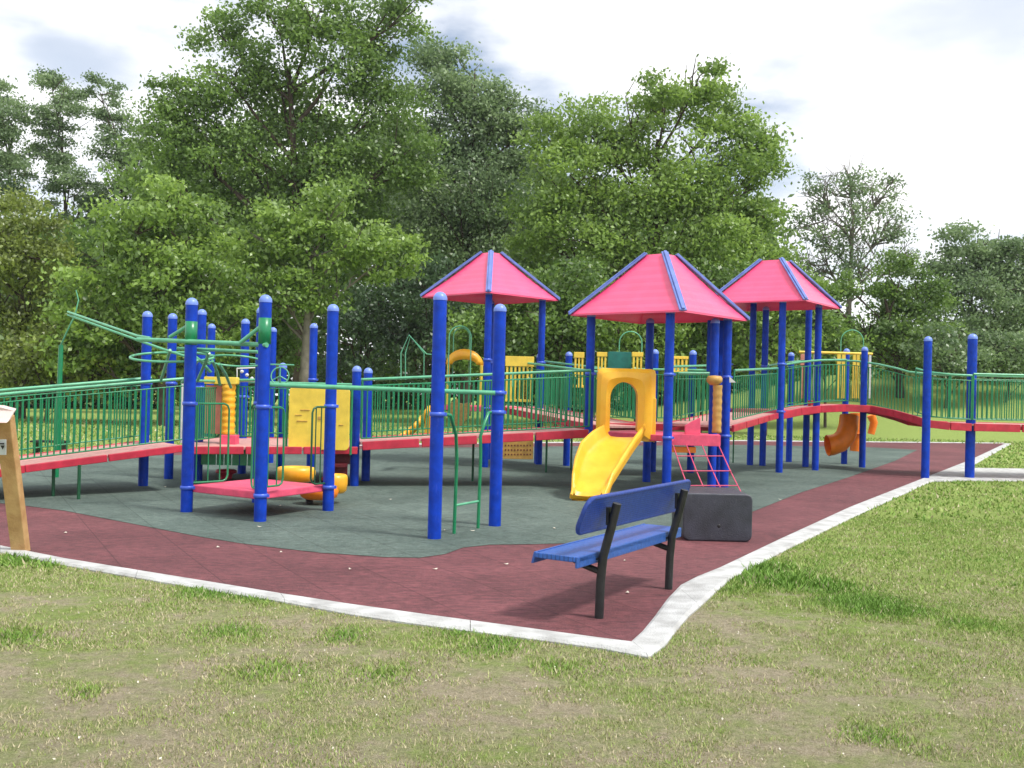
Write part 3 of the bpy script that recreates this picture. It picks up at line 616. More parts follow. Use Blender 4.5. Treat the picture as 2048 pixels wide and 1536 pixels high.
vpanel(tt, 'cap_panel', YELP, 408, 753, 473, 769, 15.2, .16, .02); vpanel(tt, 'side_panel', SALMON, 411, 770, 441, 868, 15.32, .03, .02)
vpanel(tt, 'base', DECKP, 439, 870, 471, 893, 15.12, .2, .01); 
mb = MB(); p = X_(363, 15.2, .8); mb.tube([(p, 15.2, .6), (p, 15.2, Zy(363, 765, 15.2))], .02, 8)
tag(mb.build('edge_tube', WHITE), 'slim pale upright tube left of the nearest left blue post', 'tube')
sw_ = thing('steering_wheel', 'small pale green steering wheel above the landing railing', 'steering wheel', P(560, 752, 15.8))
ring(sw_, P(560, 752, 15.8), .14, .14, R(80), .010, 'rim', GREENM)
mb = MB()
for an in (90, 210, 330):
    e_ = Vector((.13*math.cos(R(an)), .01, .13*math.sin(R(an)))); mb.tube([P(560, 752, 15.8), P(560, 752, 15.8)+e_], .010, 6)
mb.build('spoke', GREENM, sw_)
mb = MB(); mb.tube([P(588, 730, 15.8), P(500, 728, 16.0)], .012, 7); mb.tube([P(560, 752, 15.8), P(560, 772, 15.9)], .014, 7); mb.build('mount', GREENM, sw_)
bm2 = thing('marble_panel', 'pale dotted play panel between two posts left of the steering wheel', 'play panel', P(498, 750, 15.6))
mb = MB(); mb.tube([P(474, 737, 15.6), P(522, 735, 15.6), P(522, 762, 15.6), P(474, 763, 15.6), P(474, 737, 15.6)], .012, 7); mb.build('frame', WHITE, bm2)
mb = MB()
for k in range(4): p = P(484+k*10, 743+(k*7) % 15, 15.6); mb.lathe(p, [(.001, -.03), (.028, -.012), (.03, .0), (.028, .012), (.001, .03)], 12)
mb.build('bead', WHITE, bm2)
# yellow sand table / tot seat near the third post
ts = thing('digger_seat', 'low yellow and orange plastic seat with two rounded lobes beside the low pink deck', 'play seat', G(640, 1000))
def lobe(px, py, D, rx, ry, z0, z1, mat, nm):
    p = P(px, py, D); mb = MB(); A = Matrix(((rx, 0, 0), (0, ry, 0), (0, 0, 1)))
    mb.lathe((p.x, D, 0), [(.001, z0), (.7, z0), (.92, z0+.03), (1, (z0+z1)/2), (1, z1-.05), (.93, z1-.01), (.8, z1), (.72, z1-.03), (.6, z1-.07), (.001, z1-.08)], 24, M=A); return mb.build(nm, mat, ts)
lobe(592, 950, 13.3, .26, .22, .24, .44, YEL, 'seat'); lobe(672, 960, 13.0, .15, .18, .14, .38, YEL, 'seat'); lobe(638, 985, 12.85, .25, .2, .07, .24, ORANGE, 'base')
mb = MB(); p = G(617, 1008); mb.lathe((p.x, p.y+.05, 0), [(.06, 0), (.05, .02), (.045, .1)], 12); mb.build('foot', BLACK, ts)

# ---- bar and loop ladder between the two near middle posts
PA, PBm = gpost(868.5, 1077.5), gpost(989.5, 1052)
ls = thing('ladder_station', 'two tall blue posts with a long green bar and green loop ladder', 'climber', (PA[0]+.3, PA[1]+.5, 0))
post(ls, PA, 2.52, clamps=(1.27,)); post(ls, PBm, 2.5, clamps=(1.28, 1.5))
mb = MB(); mb.tube([(PD[0]+.07, PD[1]+.02, 1.525), (PBm[0]-.03, PBm[1]-.085, 1.495)], .027, 10); mb.build('bar', GREENM, ls)
la, lb = G(908, 1068), G(956, 1057); Z = Vector((0, 0, 1))
mb = MB(); A3, B3 = Vector((*PA, 1.27)), Vector((*PBm, 1.28))
mb.tube([A3+Vector((.07, .02, 0)), A3+Vector((.13, .07, -.01)), P(905, 845, 10.4), P(912, 870, 10.5), Vector((la.x+.01, la.y, .8)), la], .0185, 9); mb.build('ladder_side', GREEN, ls)
mb = MB(); mb.tube([B3+Vector((-.06, -.03, 0)), B3+Vector((-.1, -.06, -.01)), P(968, 850, 11.0), P(961, 872, 11.0), Vector((lb.x+.01, lb.y, .8)), lb], .0185, 9); mb.build('ladder_side', GREEN, ls)
for z in (.30,):
    mb = MB(); mb.tube([la+Z*z, lb+Z*z], .014, 8); mb.build('rung', GREENM, ls)

# ---- middle ramp from the landing up to the middle tower
m0, m1 = P(722, 885, 15.1), P(1178, 860, 15.9); fm0, fm1 = offs(m0, m1, 1.3)
mr = thing('middle_ramp', 'red edged ramp with green railings running behind the loop ladder', 'ramp', ((m0.x+m1.x)/2, 15.5, 0))
deckpiece(mr, [m0, m1], [fm0, fm1], .13); railing(mr, [m0, m1], .95, low=.06); railing(mr, [fm0, fm1], .95)
post(mr, gpost(708, 972), 1.84); post(mr, gpost(731, 962), 1.83)
for px, py, zt in ((945, 963, .72), (1092, 945, .8), (1142, 940, .8), (911, 938, .7)):
    p = G(px, py); mb = MB(); mb.tube([p, p+Z*zt], .02, 8); mb.build('support_leg', DKGREEN, mr)
mb = MB()
for px in (880, 1025): p = P(px, 760, 15.3); mb.tube([p+Vector((0, 0, -.1)), p+Vector((0, 0, .1))], .012, 6)
mb.build('rail_joint', GREENM, mr)

# ---- towers with pink-red roofs
def tower(label, cx_, cy_, rd, rot, zeave, zap, pd, zdeck, prot=0, top=.26, deck=True, group='towers with red and blue pyramid roofs'):
    t = thing('roofed_tower', label, 'play tower', (cx_, cy_, 0), group)
    pp = []
    for k in range(4):
        a_ = R(-90+90*k)+prot; p = (cx_+pd*math.cos(a_), cy_+pd*math.sin(a_)); pp.append(p)
        post(t, p, zeave+.06, clamps=(zdeck-.03, zdeck+.92))
    mb = MB(); mb.prism([(cx_+(p[0]-cx_)*.93, cy_+(p[1]-cy_)*.93) for p in pp], zdeck-.10, zdeck)
    mb.build('deck', DECKP, t, bevel=.01)
    C_ = []; Tt = []
    for k in range(4):
        a_ = R(-90+90*k)+rot; C_.append(Vector((cx_+rd*math.cos(a_), cy_+rd*math.sin(a_), zeave))); Tt.append(Vector((cx_+top*math.cos(a_), cy_+top*math.sin(a_), zap)))
    cen = Vector((cx_, cy_, 0))
    rf = MB(); rf.add([Tt[0], Tt[1], Tt[2], Tt[3]], [(0, 1, 2, 3)]); rt = rf.build('roof', PINK, t, solid=.02)
    for k in range(4):
        j = (k+1) % 4; mb = MB(); nrows = 15
        rows = []
        for i in range(nrows+1):
            f_ = i/nrows; A_ = C_[k].lerp(Tt[k], f_); B_ = C_[j].lerp(Tt[j], f_); bow = Vector((0, 0, -.035*math.sin(math.pi*f_)))
            out_ = ((A_+B_)/2-cen); out_.z = 0; out_.normalize()
            rows.append([A_.lerp(B_, s_/8)+bow+Vector((0, 0, .007*(i % 2))) for s_ in range(9)])
        for i in range(nrows): mb.strip(rows[i], rows[i+1], False)
        lip = [p+Vector((0, 0, -.025)) for p in rows[0]]; mb.strip(rows[0], lip)
        mb.build('roof_panel', PINK, rt, solid=.012)
    for k in range(4):
        d_ = (Tt[k]-C_[k]); Lg = d_.length; d_ = d_.normalized(); sx = d_.cross(Vector((0, 0, 1))).normalized(); up_ = sx.cross(d_).normalized()
        Mx = Matrix((d_, sx, up_)).transposed(); mb = MB(); cc_ = (Tt[k]+C_[k])/2+up_*.02
        mb.box(cc_, (Lg+.06, .115, .03), M=Mx); mb.box(cc_+up_*.028, (Lg+.04, .05, .026), M=Mx)
        mb.build('ridge_cap', RIDGE, rt, bevel=.008)
    return t, pp
T1, pp1 = tower('far left tower whose red and blue roof rises behind the two near middle posts', X_(977, 20.6, 2), 20.6, 1.40, 0, 3.40, 4.31, 1.08, 1.18, top=.20)
T2, pp2 = tower('middle tower, nearest of the three roofs, with the big yellow slide', X_(1317, 16.1, 2), 16.1, 1.44, R(5), 2.76, 3.74, 1.10, .90, top=.25)
T3, pp3 = tower('right hand tower with its red and blue roof partly behind the middle roof', X_(1545, 20.9, 2), 20.9, 1.46, R(9), 3.42, 4.33, .92, 1.25, prot=R(-4), top=.32)
post(T2, (X_(1424, 15.85, .5), 15.85), 2.75, clamps=(.88,)); post(T2, (X_(1437, 16.5, .5), 16.5), 2.75)
vpanel(T2, 'blue_panel', BLUE, 1416, 640, 1446, 744, 16.3, .05, .01)
for px, D_ in ((1611, 21.8), (1500, 21.9)): post(T3, (X_(px, D_, .1), D_), 3.62, clamps=(1.2,))

# ---- big yellow slide
sl_ = thing('slide', 'big yellow plastic slide with arched hood at the middle tower', 'slide', G(1180, 998))
Dh = 15.35
def hood():
    mb = MB(); n = 28
    x0, x1 = P(1194, 800, Dh).x, P(1311, 800, Dh).x; zt = Zy(1250, 737, Dh); zb = Zy(1250, 884, Dh)
    ax0, ax1 = P(1220, 800, Dh).x, P(1275, 800, Dh).x; az = Zy(1245, 764, Dh); ab = Zy(1245, 862, Dh); rA = (ax1-ax0)/2; cA = (ax0+ax1)/2
    inner = [Vector((ax0, 0, ab))]+[Vector((cA-rA*math.cos(math.pi*k/n), 0, az-rA*1.15+rA*1.15*math.sin(math.pi*k/n))) for k in range(n+1)]+[Vector((ax1, 0, ab))]
    zm = az-rA*1.15; rc = .06; per = [Vector((x0, 0, zb))]
    path = [Vector((x0, 0, zm)), Vector((x0, 0, zt-rc)), Vector((x0+rc*.3, 0, zt-rc*.3)), Vector((x0+rc, 0, zt)), Vector((x1-rc, 0, zt)), Vector((x1-rc*.3, 0, zt-rc*.3)), Vector((x1, 0, zt-rc)), Vector((x1, 0, zm))]
    Ls = [0]
    for p_, q_ in zip(path, path[1:]): Ls.append(Ls[-1]+(q_-p_).length)
    for k in range(n+1):
        d_ = Ls[-1]*k/n; i_ = max(i for i in range(len(Ls)-1) if Ls[i] <= d_+1e-9); per.append(path[i_].lerp(path[i_+1], min(1, (d_-Ls[i_])/(Ls[i_+1]-Ls[i_]))))
    outer = per+[Vector((x1, 0, zb))]
    m_ = len(inner); Y = lambda L_, y: [Vector((p.x, y, p.z)) for p in L_]
    deep = .42; bulge = [i_.lerp(o_, .35) for i_, o_ in zip(inner, outer)]
    fr = Y(outer, Dh); md = Y([i_.lerp(o_, .75) for i_, o_ in zip(inner, outer)], Dh-.06); bl = Y(bulge, Dh-.10); ri_ = Y(inner, Dh-.06); bk = Y(inner, Dh+deep*.4); ob = Y(outer, Dh+.10)
    for a_, b_ in ((ob, fr), (fr, md), (md, bl), (bl, ri_), (ri_, bk), (bk, ob)): mb.strip(a_, b_, True)
    return mb.build('hood', YEL, sl_, bevel=0)
hood()
def chute():
    mb = MB(); N_ = 26; rows = []
    key = [(0, 1207, 1291), (.15, 1184, 1284), (.35, 1160, 1268), (.6, 1148, 1247), (.85, 1143, 1227), (1, 1142, 1214)]
    for k in range(N_+1):
        s_ = k/N_; i_ = max(i for i in range(5) if key[i][0] <= s_+1e-9); f_ = (s_-key[i_][0])/(key[i_+1][0]-key[i_][0])
        lp = key[i_][1]*(1-f_)+key[i_+1][1]*f_; rp_ = key[i_][2]*(1-f_)+key[i_+1][2]*f_
        D_ = 15.30-1.30*s_; zc = .84-.71*(3*s_**2-2*s_**3)*.4-.71*s_*.6; py_ = hy(1200)+(HC-zc)*FPX/D_
        A_, B_ = P(lp, py_, D_), P(rp_, py_, D_-.04); c_ = (A_+B_)/2; h_ = (B_-A_)/2/1.17
        wall = .19*(1-.15*s_)*(1 if s_ < .84 else max(.12, 1-(s_-.84)*6))
        prof_ = [(-1.17, wall-.05), (-1.16, wall), (-1.06, wall+.012), (-.98, wall-.01), (-.9, .05), (-.78, .012), (-.4, 0), (0, -.004), (.4, 0), (.78, .012), (.9, .05), (.98, wall-.01), (1.06, wall+.012), (1.16, wall), (1.17, wall-.05)]
        rows.append([c_+h_*x+Vector((0, 0, z_)) for x, z_ in prof_])
    for k in range(N_): mb.strip(rows[k], rows[k+1], True)
    # outer skirt and belly
    und = [[r_[0]+Vector((.02, 0, -.12)), r_[7]+Vector((0, 0, -.10)), r_[-1]+Vector((-.02, 0, -.12))] for r_ in rows]
    for k in range(N_):
        mb.strip([rows[k][0], rows[k+1][0]], [und[k][0], und[k+1][0]], True); mb.strip([rows[k][-1], rows[k+1][-1]], [und[k][2], und[k+1][2]], True)
        mb.strip(und[k], und[k+1], True)
    lip = [p+Vector((-.02, -.05, -.05)) for p in rows[-1]]; mb.strip(rows[-1], lip, True)
    lip2 = [Vector((p.x+.02, p.y+.05, .03)) for p in lip]; mb.strip(lip, lip2, True)
    return mb.build('chute', YEL, sl_)
chute()
mb = MB(); p = G(1172, 992); mb.tube([(p.x, p.y+.25, 0), (p.x, p.y+.25, .12)], .03, 8); mb.build('foot', BLACK, sl_)
# right-hand side wing of the hood and deck edge behind
vpanel(sl_, 'side_wing', YEL, 1283, 795, 1311, 884, Dh-.04, .12, .03, .012)

# ---- deck edge, wedge and rope net at the right of the middle tower
de = thing('side_deck', 'pink red side deck with an orange lip right of the slide', 'play platform', (X_(1390, 15.4, .9), 15.4, 0))
vpanel(de, 'fascia', DECKP, 1338, 868, 1441, 893, 15.2, .3, .01); vpanel(de, 'lip', ORANGE, 1338, 893, 1392, 906, 15.25, .12, .01)
mb = MB(); w_ = [P(1370, 851, 15.25), P(1386, 842, 15.25), P(1401, 835, 15.25), P(1401, 869, 15.25), P(1370, 869, 15.25)]
mb.slab(w_, (0, .05, 0)); mb.build('wedge', DECKP, de, bevel=.008)
nt_ = thing('rope_net', 'red rope climbing net slanting down behind the dark grey block', 'climbing net', G(1430, 1010))
tops = [P(x, 890, 15.15) for x in (1346, 1373, 1404, 1437)]; bots = [P(x, 1000, 13.5) for x in (1386, 1418, 1452, 1490)]
for a_, b_ in zip(tops, bots): mb = MB(); mb.tube([a_, a_.lerp(b_, .5)+Vector((0, 0, -.02)), b_], .009, 6); mb.build('rope', NETM, nt_)
for f_ in (.22, .5, .76):
    mb = MB(); mb.tube([a_.lerp(b_, f_)+Vector((0, -.005, 0)) for a_, b_ in zip(tops, bots)], .009, 6); mb.build('rope', NETM, nt_)
dr = thing('drum_column', 'ochre turned column with a wide round head beside the middle tower post', 'play panel', (X_(1433, 15.6, .9), 15.6, .9))
zb_, zt_ = Zy(1433, 866, 15.6), Zy(1433, 770, 15.6)
pr = [(.03, zb_)]+[(.072+.004*math.sin(k*1.7), zb_+(zt_-zb_)*k/24) for k in range(25)]; mb = MB(); mb.lathe((dr.location.x, 15.6, 0), pr, 16); mb.build('column', OCHRE, dr)
mb = MB(); mb.lathe((P(1429, 760, 15.6).x, 15.6, 0), [(.001, zt_-.01), (.07, zt_), (.12, zt_+.05), (.125, zt_+.10), (.10, zt_+.14), (.001, zt_+.15)], 20); mb.build('head', OCHRE, dr)
mb = MB(); mb.slab([P(1459, 753, 15.9), P(1472, 765, 15.9), P(1459, 765, 15.9)], (0, .02, 0)); tag(mb.build('corner_flag', WHITE), 'tiny white triangular plate right of the middle tower post', 'plate')

# ---- rear ramp from first tower to middle tower, and rear panels
r0, r1 = P(985, 811, 20.4), P(1195, 852, 17.6); rf0, rf1 = offs(r0, r1, 1.2)
rr_ = thing('rear_ramp', 'rear red ramp with green railings sloping down between the left and middle towers', 'ramp', ((r0.x+r1.x)/2, 19, 0))
deckpiece(rr_, [r0, r1], [rf0, rf1], .12); railing(rr_, [r0, r1], .95, step=.10); railing(rr_, [rf0, rf1], .95, step=.06)
for px, D_ in ((1138, 20.4), (1080, 20.9)): post(rr_, (X_(px-5, D_, .2), D_), 2.33 if px == 1138 else 2.3)
rp0, rp1 = Vector((X_(1195, 18.2, 1), 18.2, .95)), Vector((X_(1470, 18.2, 1), 18.2, .98)); rq0, rq1 = offs(rp0, rp1, 1.1)
rd_ = thing('rear_walkway', 'rear walkway with green railings and yellow panels behind the middle tower', 'ramp', ((rp0.x+rp1.x)/2, 18.7, 0))
deckpiece(rd_, [rp0, rp1], [rq0, rq1], .12); railing(rd_, [rq0, rq1], 1.02)
railing(rd_, [Vector((X_(1332, 17.6, 1), 17.4, .93)), Vector((X_(1418, 17.6, 1), 17.5, .95))], .95)
for px in (1310, 1386): post(rd_, (X_(px-5, 19.4, .2), 19.4), 2.38)
def barpanel(parent, px0, py0, px1, py1, D, n, mat=None, name='bar_panel', head=.16):
    a_, b_ = P(px0, py0, D), P(px1, py1, D); w = b_.x-a_.x; h = a_.z-b_.z; mb = MB()
    mb.box((a_.x+w/2, D, a_.z-h*head/2), (w, .05, h*head))
    mb.box((a_.x+w/2, D, b_.z+.03), (w, .04, .05))
    for k in range(n): mb.box((a_.x+w*(k+.5)/n, D, (a_.z+b_.z)/2-h*head/2+.02), (w/n*.52, .03, h*(1-head)-.05))
    return mb.build(name, mat or YELP, parent, bevel=.005)
barpanel(rd_, 1148, 704, 1167, 776, 18.9, 3); barpanel(rd_, 1194, 704, 1213, 760, 18.9, 3); vpanel(rd_, 'teal_panel', TEAL, 1216, 703, 1262, 760, 19.0, .03, .03)
barpanel(rd_, 1264, 704, 1285, 760, 18.9, 3); barpanel(rd_, 1345, 712, 1376, 748, 18.9, 4)
hp = thing('hoop', 'thin green arched hoop behind the middle tower slide', 'hoop', (X_(1262, 20, 1), 20, 1.0))
def arch(parent, px0, px1, pyt, pyb, D, r=.012, mat=GREENM, name='arch'):
    mb = MB(); a_, b_ = P(px0, pyb, D), P(px1, pyb, D); t_ = Zy((px0+px1)/2, pyt, D); w = (b_.x-a_.x)/2; pts = [a_]
    for k in range(13): an = math.pi*k/12; pts.append(Vector(((a_.x+b_.x)/2-w*math.cos(an), D, t_-w+w*math.sin(an))))
    pts.append(b_); mb.tube(pts, r, 7); return mb.build(name, mat, parent)
arch(hp, 1237, 1282, 663, 760, 20.2)
# first tower furniture
tf = thing('tunnel_panel', 'yellow domed tunnel entrance with green hoops left of the first tower', 'play tunnel', (X_(930, 20, 1), 20, 1.1))
mb = MB(); cxx = X_(930, 20.2, 2); mb2 = []
for k in range(13): a_ = math.pi*k/12; mb2.append((math.cos(a_), math.sin(a_)))
zc_ = Zy(930, 730, 20.2); zt2 = Zy(930, 700, 20.2); mb.strip([Vector((cxx-.36*c_, 19.9, zc_+(zt2-zc_)*s_)) for c_, s_ in mb2], [Vector((cxx-.36*c_, 20.7, zc_+(zt2-zc_)*s_)) for c_, s_ in mb2], True)
mb.strip([Vector((cxx-.36*c_, 19.9, zc_+(zt2-zc_)*s_)) for c_, s_ in mb2], [Vector((cxx-.24*c_, 19.88, zc_+(zt2-zc_)*s_*.35)) for c_, s_ in mb2], True)
mb.build('dome', YEL, tf, solid=.02)
mb = MB()
for px in (897, 963): p = X_(px, 19.9, 2); mb.tube([(p, 19.9, 1.2), (p, 19.9, zc_)], .03, 8)
mb.build('frame', YELP, tf)
arch(tf, 896, 940, 652, 770, 19.6); arch(tf, 905, 937, 656, 770, 20.6)
hf = thing('house_frame', 'thin green gable shaped tube frame left of the tunnel', 'play frame', (X_(830, 19.5, 1), 19.5, 1.0))
mb = MB(); mb.tube([P(802, 760, 19.6), P(802, 706, 19.6), P(818, 670, 19.6), P(853, 708, 19.6), P(863, 709, 19.6)], .012, 7); mb.build('front_frame', GREENM, hf)
mb = MB(); mb.tube([P(811, 760, 20.2), P(811, 706, 20.2), P(821, 673, 20.2), P(848, 706, 20.2), P(848, 760, 20.2)], .012, 7); mb.build('rear_frame', GREENM, hf)
rs = thing('rear_slide', 'small yellow slide seen through the railing left of the loop ladder', 'slide', G(805, 905))
mb = MB(); s0, s1 = P(858, 822, 18.6), P(800, 880, 18.2); rows = []
for k in range(9):
    f_ = k/8; c_ = s0.lerp(s1, f_)+Vector((0, 0, .07*math.sin(f_*math.pi)*-1)); rows.append([c_+Vector((0, y_, z_)) for y_, z_ in ((-.24, -.06), (-.24, .1), (-.2, .1), (-.17, 0), (.17, 0), (.2, .1), (.24, .1), (.24, -.06))])
for k in range(8): mb.strip(rows[k], rows[k+1], True)
mb.build('chute', YEL, rs, solid=.012)
vpanel(rs, 'end_panel', YEL, 850, 822, 864, 878, 18.8, .05, .03)
bp_ = thing('shield_panel', 'olive brown shield shaped panel hanging behind the loop ladder', 'play panel', P(920, 830, 18.5))
mb = MB(); sp_ = [(896,815),(900,806),(908,803),(914,797),(919,806),(928,808),(938,804),(942,815),(938,832),(928,846),(918,856),(907,850),(899,835)]
mb.slab([P(x, y, 18.5) for x, y in sp_], (0, .04, 0)); mb.build('panel', BROWN, bp_, bevel=.006)
yp = thing('slat_panel', 'yellow slatted barrier panel beside the first tower deck', 'play panel', (X_(1038, 19.4, 1), 19.4, 1.1))
barpanel(yp, 1011, 712, 1066, 805, 19.4, 7, head=.22)
yl = thing('perforated_panel', 'low ochre perforated panel under the middle ramp', 'play panel', (X_(1036, 19, 0), 19, 0.1))
pl_ = vpanel(yl, 'panel', OCHRE, 1006, 880, 1066, 919, 18.6, .03, .02)
mb = MB()
for j in range(3):
    for i in range(9): p = P(1011+i*6.2, 891+j*9, 18.597); mb.box((p.x, 18.597, p.z), (.022, .006, .03))
mb.build('slots', STEPD, pl_)

# ---- link ramp, arched bridge and right walkway
k0, k1 = P(1462, 852, 16.3), P(1553, 827, 19.9); kf0, kf1 = offs(k0, k1, 1.1)
lk = thing('link_ramp', 'short red ramp with green railings between the middle and right towers', 'ramp', ((k0.x+k1.x)/2, 18, 0))
deckpiece(lk, [k0, k1], [kf0, kf1], .11); railing(lk, [kf0, kf1], .95, step=.17); railing(lk, [P(1466, 850, 16.5), k1], .9, step=.17)
mb = MB(); p = G(1466, 926); mb.tube([p, p+Z*1.0], .017, 7); mb.build('support_leg', DKGREEN, lk)
ap = [(1556,826,20.0),(1600,817,20.4),(1640,812,20.7),(1690,810,21.0),(1742,812,21.0),(1790,821,20.5),(1830,832,20.0),(1856,841,19.7),(1900,846,19.6),(1942,848,19.6)]
an_ = [P(*a_) for a_ in ap]; af = [p+Vector((.10, 1.25, 0)) for p in an_]
br_ = thing('arched_bridge', 'red arched bridge with green railings between the right tower and the two right posts', 'bridge', (an_[4].x, 21.4, 0))
deckpiece(br_, an_, af, .15, segs=False); railing(br_, af, .98, step=.095); railing(br_, an_[6:], .95, step=.10)
railing(br_, [an_[0], an_[1], an_[2], an_[3]], .95, step=.10)
for px, py, zt in ((1577.5, 924, 2.55), (1688, 928, 2.66), (1724, 935, 2.66)): post(br_, gpost(px, py), zt, clamps=(1.3,))
w0, w1 = P(1945, 848, 19.6), P(2330, 857, 19.6); wf0, wf1 = w0+Vector((.1, 1.25, 0)), w1+Vector((.1, 1.25, 0))
wk = thing('right_walkway', 'level red edged walkway with green railings leaving the right edge', 'ramp', (w0.x+1, 20, 0))
deckpiece(wk, [w0, w1], [wf0, wf1], .15); railing(wk, [w0, w1], .98, step=.095); railing(wk, [wf0, wf1], .98, step=.095)
post(wk, gpost(1850, 957), 2.76, r=.076); post(wk, gpost(1939, 956), 2.86, r=.09)
bpn = thing('bar_panel', 'yellow topped upright bar panel above the arched bridge', 'play panel', (X_(1690, 22.6, 1.3), 22.6, 1.3))
mb = MB(); mb.tube([P(1598, 704, 22.6), P(1745, 708, 22.6)], .03, 8); mb.build('top_rail', YELP, bpn)
for (x0_, x1_, mt_) in ((1600, 1608, SALMON), (1626, 1634, WHITE), (1673, 1690, YELP), (1705, 1718, YELP), (1737, 1741, WHITE)):
    mb = MB(); a_, b_ = P(x0_, 708, 22.6), P(x1_, 797, 22.6); nb = max(1, round((x1_-x0_)/7))
    for k in range(nb): w__ = (b_.x-a_.x)/nb; mb.box((a_.x+w__*(k+.5), 22.6, (a_.z+b_.z)/2), (w__*.75, .04, a_.z-b_.z))
    mb.build('upright', mt_, bpn, bevel=.004)
hp2 = thing('hoop', 'thin green arched hoop above the arched bridge', 'hoop', (X_(1702, 23, 1), 23, 1.3)); arch(hp2, 1680, 1725, 660, 760, 23.2)
rb = thing('red_seat', 'small red block on the deck of the right tower', 'play block', P(1630, 806, 21.3)); vpanel(rb, 'block', RED, 1621, 801, 1639, 815, 21.3, .2, .01)
# orange tube slide under the bridge
ot = thing('tube_slide', 'orange curled tube slide under the arched bridge', 'tube slide', G(1675, 925))
mb = MB(); pth = [P(1699, 832, 22.3), P(1697, 853, 22.25), P(1691, 872, 22.2), P(1679, 885, 22.2), P(1664, 890, 22.2), P(1655, 891, 22.2)]
mb.tube(pth, .21, 18, .235, caps=False); mb.tube([p+Vector((0, 0, 0)) for p in pth], .19, 18, .225, caps=False); mb.build('lower_tube', ORANGE, ot)
mb = MB(); mb.tube([P(1712, 826, 22.9), P(1713, 866, 22.9)], .13, 14, .14); mb.build('middle_tube', ORANGE, ot)
mb = MB(); mb.tube([P(1713, 868, 22.9), P(1711, 902, 22.9)], .125, 14, .125); mb.build('lower_middle_tube', ORANGE, ot)
mb = MB(); mb.tube([P(1742, 830, 23.3), P(1748, 845, 23.3), P(1742, 868, 23.3)], .10, 14, .08); mb.build('side_tube', ORANGE, ot)
mb = MB(); p = P(1713, 867, 22.9); mb.lathe((p.x, 22.9, p.z), [(.13, -.02), (.165, -.02), (.165, .02), (.13, .02)], 18); mb.build('flange', ORANGE, ot)

# ------------------------------------------------------------------ bench
O = Vector(G(1198, 1236)); E_ = Vector(G(1337, 1178)); u = (E_-O).normalized(); Lb = (E_-O).length; n = Vector((-u.y, u.x, 0))
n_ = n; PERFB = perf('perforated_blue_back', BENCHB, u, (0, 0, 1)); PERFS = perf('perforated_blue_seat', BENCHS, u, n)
bn = thing('bench', 'blue bench with black steel legs seen from behind at the corner of the play surface', 'bench', O)
def bp3(s_, f_, z): return O+u*s_+n*f_+Vector((0, 0, z))
def bplate(poly, fn, name, mat, th, nvec):
    mb = MB(); mb.slab([fn(*p) for p in poly], nvec*th); return mb.build(name, mat, bn, bevel=.006)
poly = rrect(Lb/2, .72, Lb+.60, .235, .075, 6)
def bk(s_, z): return bp3(s_, .03-(z-.6)*.40, z)
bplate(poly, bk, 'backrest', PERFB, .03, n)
# rolled rim of the backrest
mb = MB(); mb.tube([bk(a_, z) + n*.015 for a_, z in poly]+[bk(*poly[0])+n*.015], .017, 8, caps=False); mb.build('rim', BENCHB, bn.children[0])
poly = rrect(Lb/2, .19, Lb+.62, .34, .05, 5)
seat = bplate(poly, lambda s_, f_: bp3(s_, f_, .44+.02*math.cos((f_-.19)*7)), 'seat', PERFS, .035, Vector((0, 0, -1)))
mb = MB(); mb.slab([bp3(-.30, .355, .455), bp3(Lb+.30, .355, .455), bp3(Lb+.30, .375, .375), bp3(-.30, .375, .375)], n*-.02); mb.build('front_lip', BENCHS, bn, bevel=.005)
mb = MB(); mb.slab([bp3(-.30, .02, .45), bp3(Lb+.30, .02, .45), bp3(Lb+.30, .02, .375), bp3(-.30, .02, .375)], n*.02); mb.build('rear_lip', BENCHS, bn, bevel=.005)
for s_ in (0, Lb):
    mb = MB(); mb.tube([bp3(s_, 0, 0), bp3(s_, -.005, .25), bp3(s_, -.02, .42), bp3(s_, -.075, .62), bp3(s_, -.115, .79)], .031, 12); mb.build('leg', BLACK, bn)
    mb = MB(); mb.tube([bp3(s_, 0, .315), bp3(s_, .12, .345), bp3(s_, .22, .385), bp3(s_, .33, .398)], .022, 9); mb.build('seat_arm', BLACK, bn)
    mb = MB(); mb.box(bp3(s_, -.055, .70), (.05, .02, .12), rz=math.atan2(u.y, u.x)); mb.box(bp3(s_, .16, .404), (.06, .30, .012), rz=math.atan2(u.y, u.x)); mb.build('bracket', BLACK, bn)
# ------------------------------------------------------------------ dark block
bkx0, bkx1 = G(1368, 1084).x, G(1504, 1085).x; bky = G(1504, 1085).y
blk = thing('step_block', 'dark grey rounded plastic block standing behind the bench', 'play block', ((bkx0+bkx1)/2, bky+.6, 0))
mb = MB(); mb.slab([Vector((x, bky, z)) for x, z in rrect((bkx0+bkx1)/2, .252, bkx1-bkx0, .50, .07, 6)], (0, .75, 0)); mb.build('body', BLOCK, blk, bevel=.018, seg=3)
mb = MB(); p = P(1438, 1052, bky); mb.lathe((p.x, bky-.002, p.z), [(.001, 0), (.018, .0), (.02, -.004)], 14, M=Matrix.Rotation(R(90), 3, 'X')); mb.build('plug', BLACK, blk)
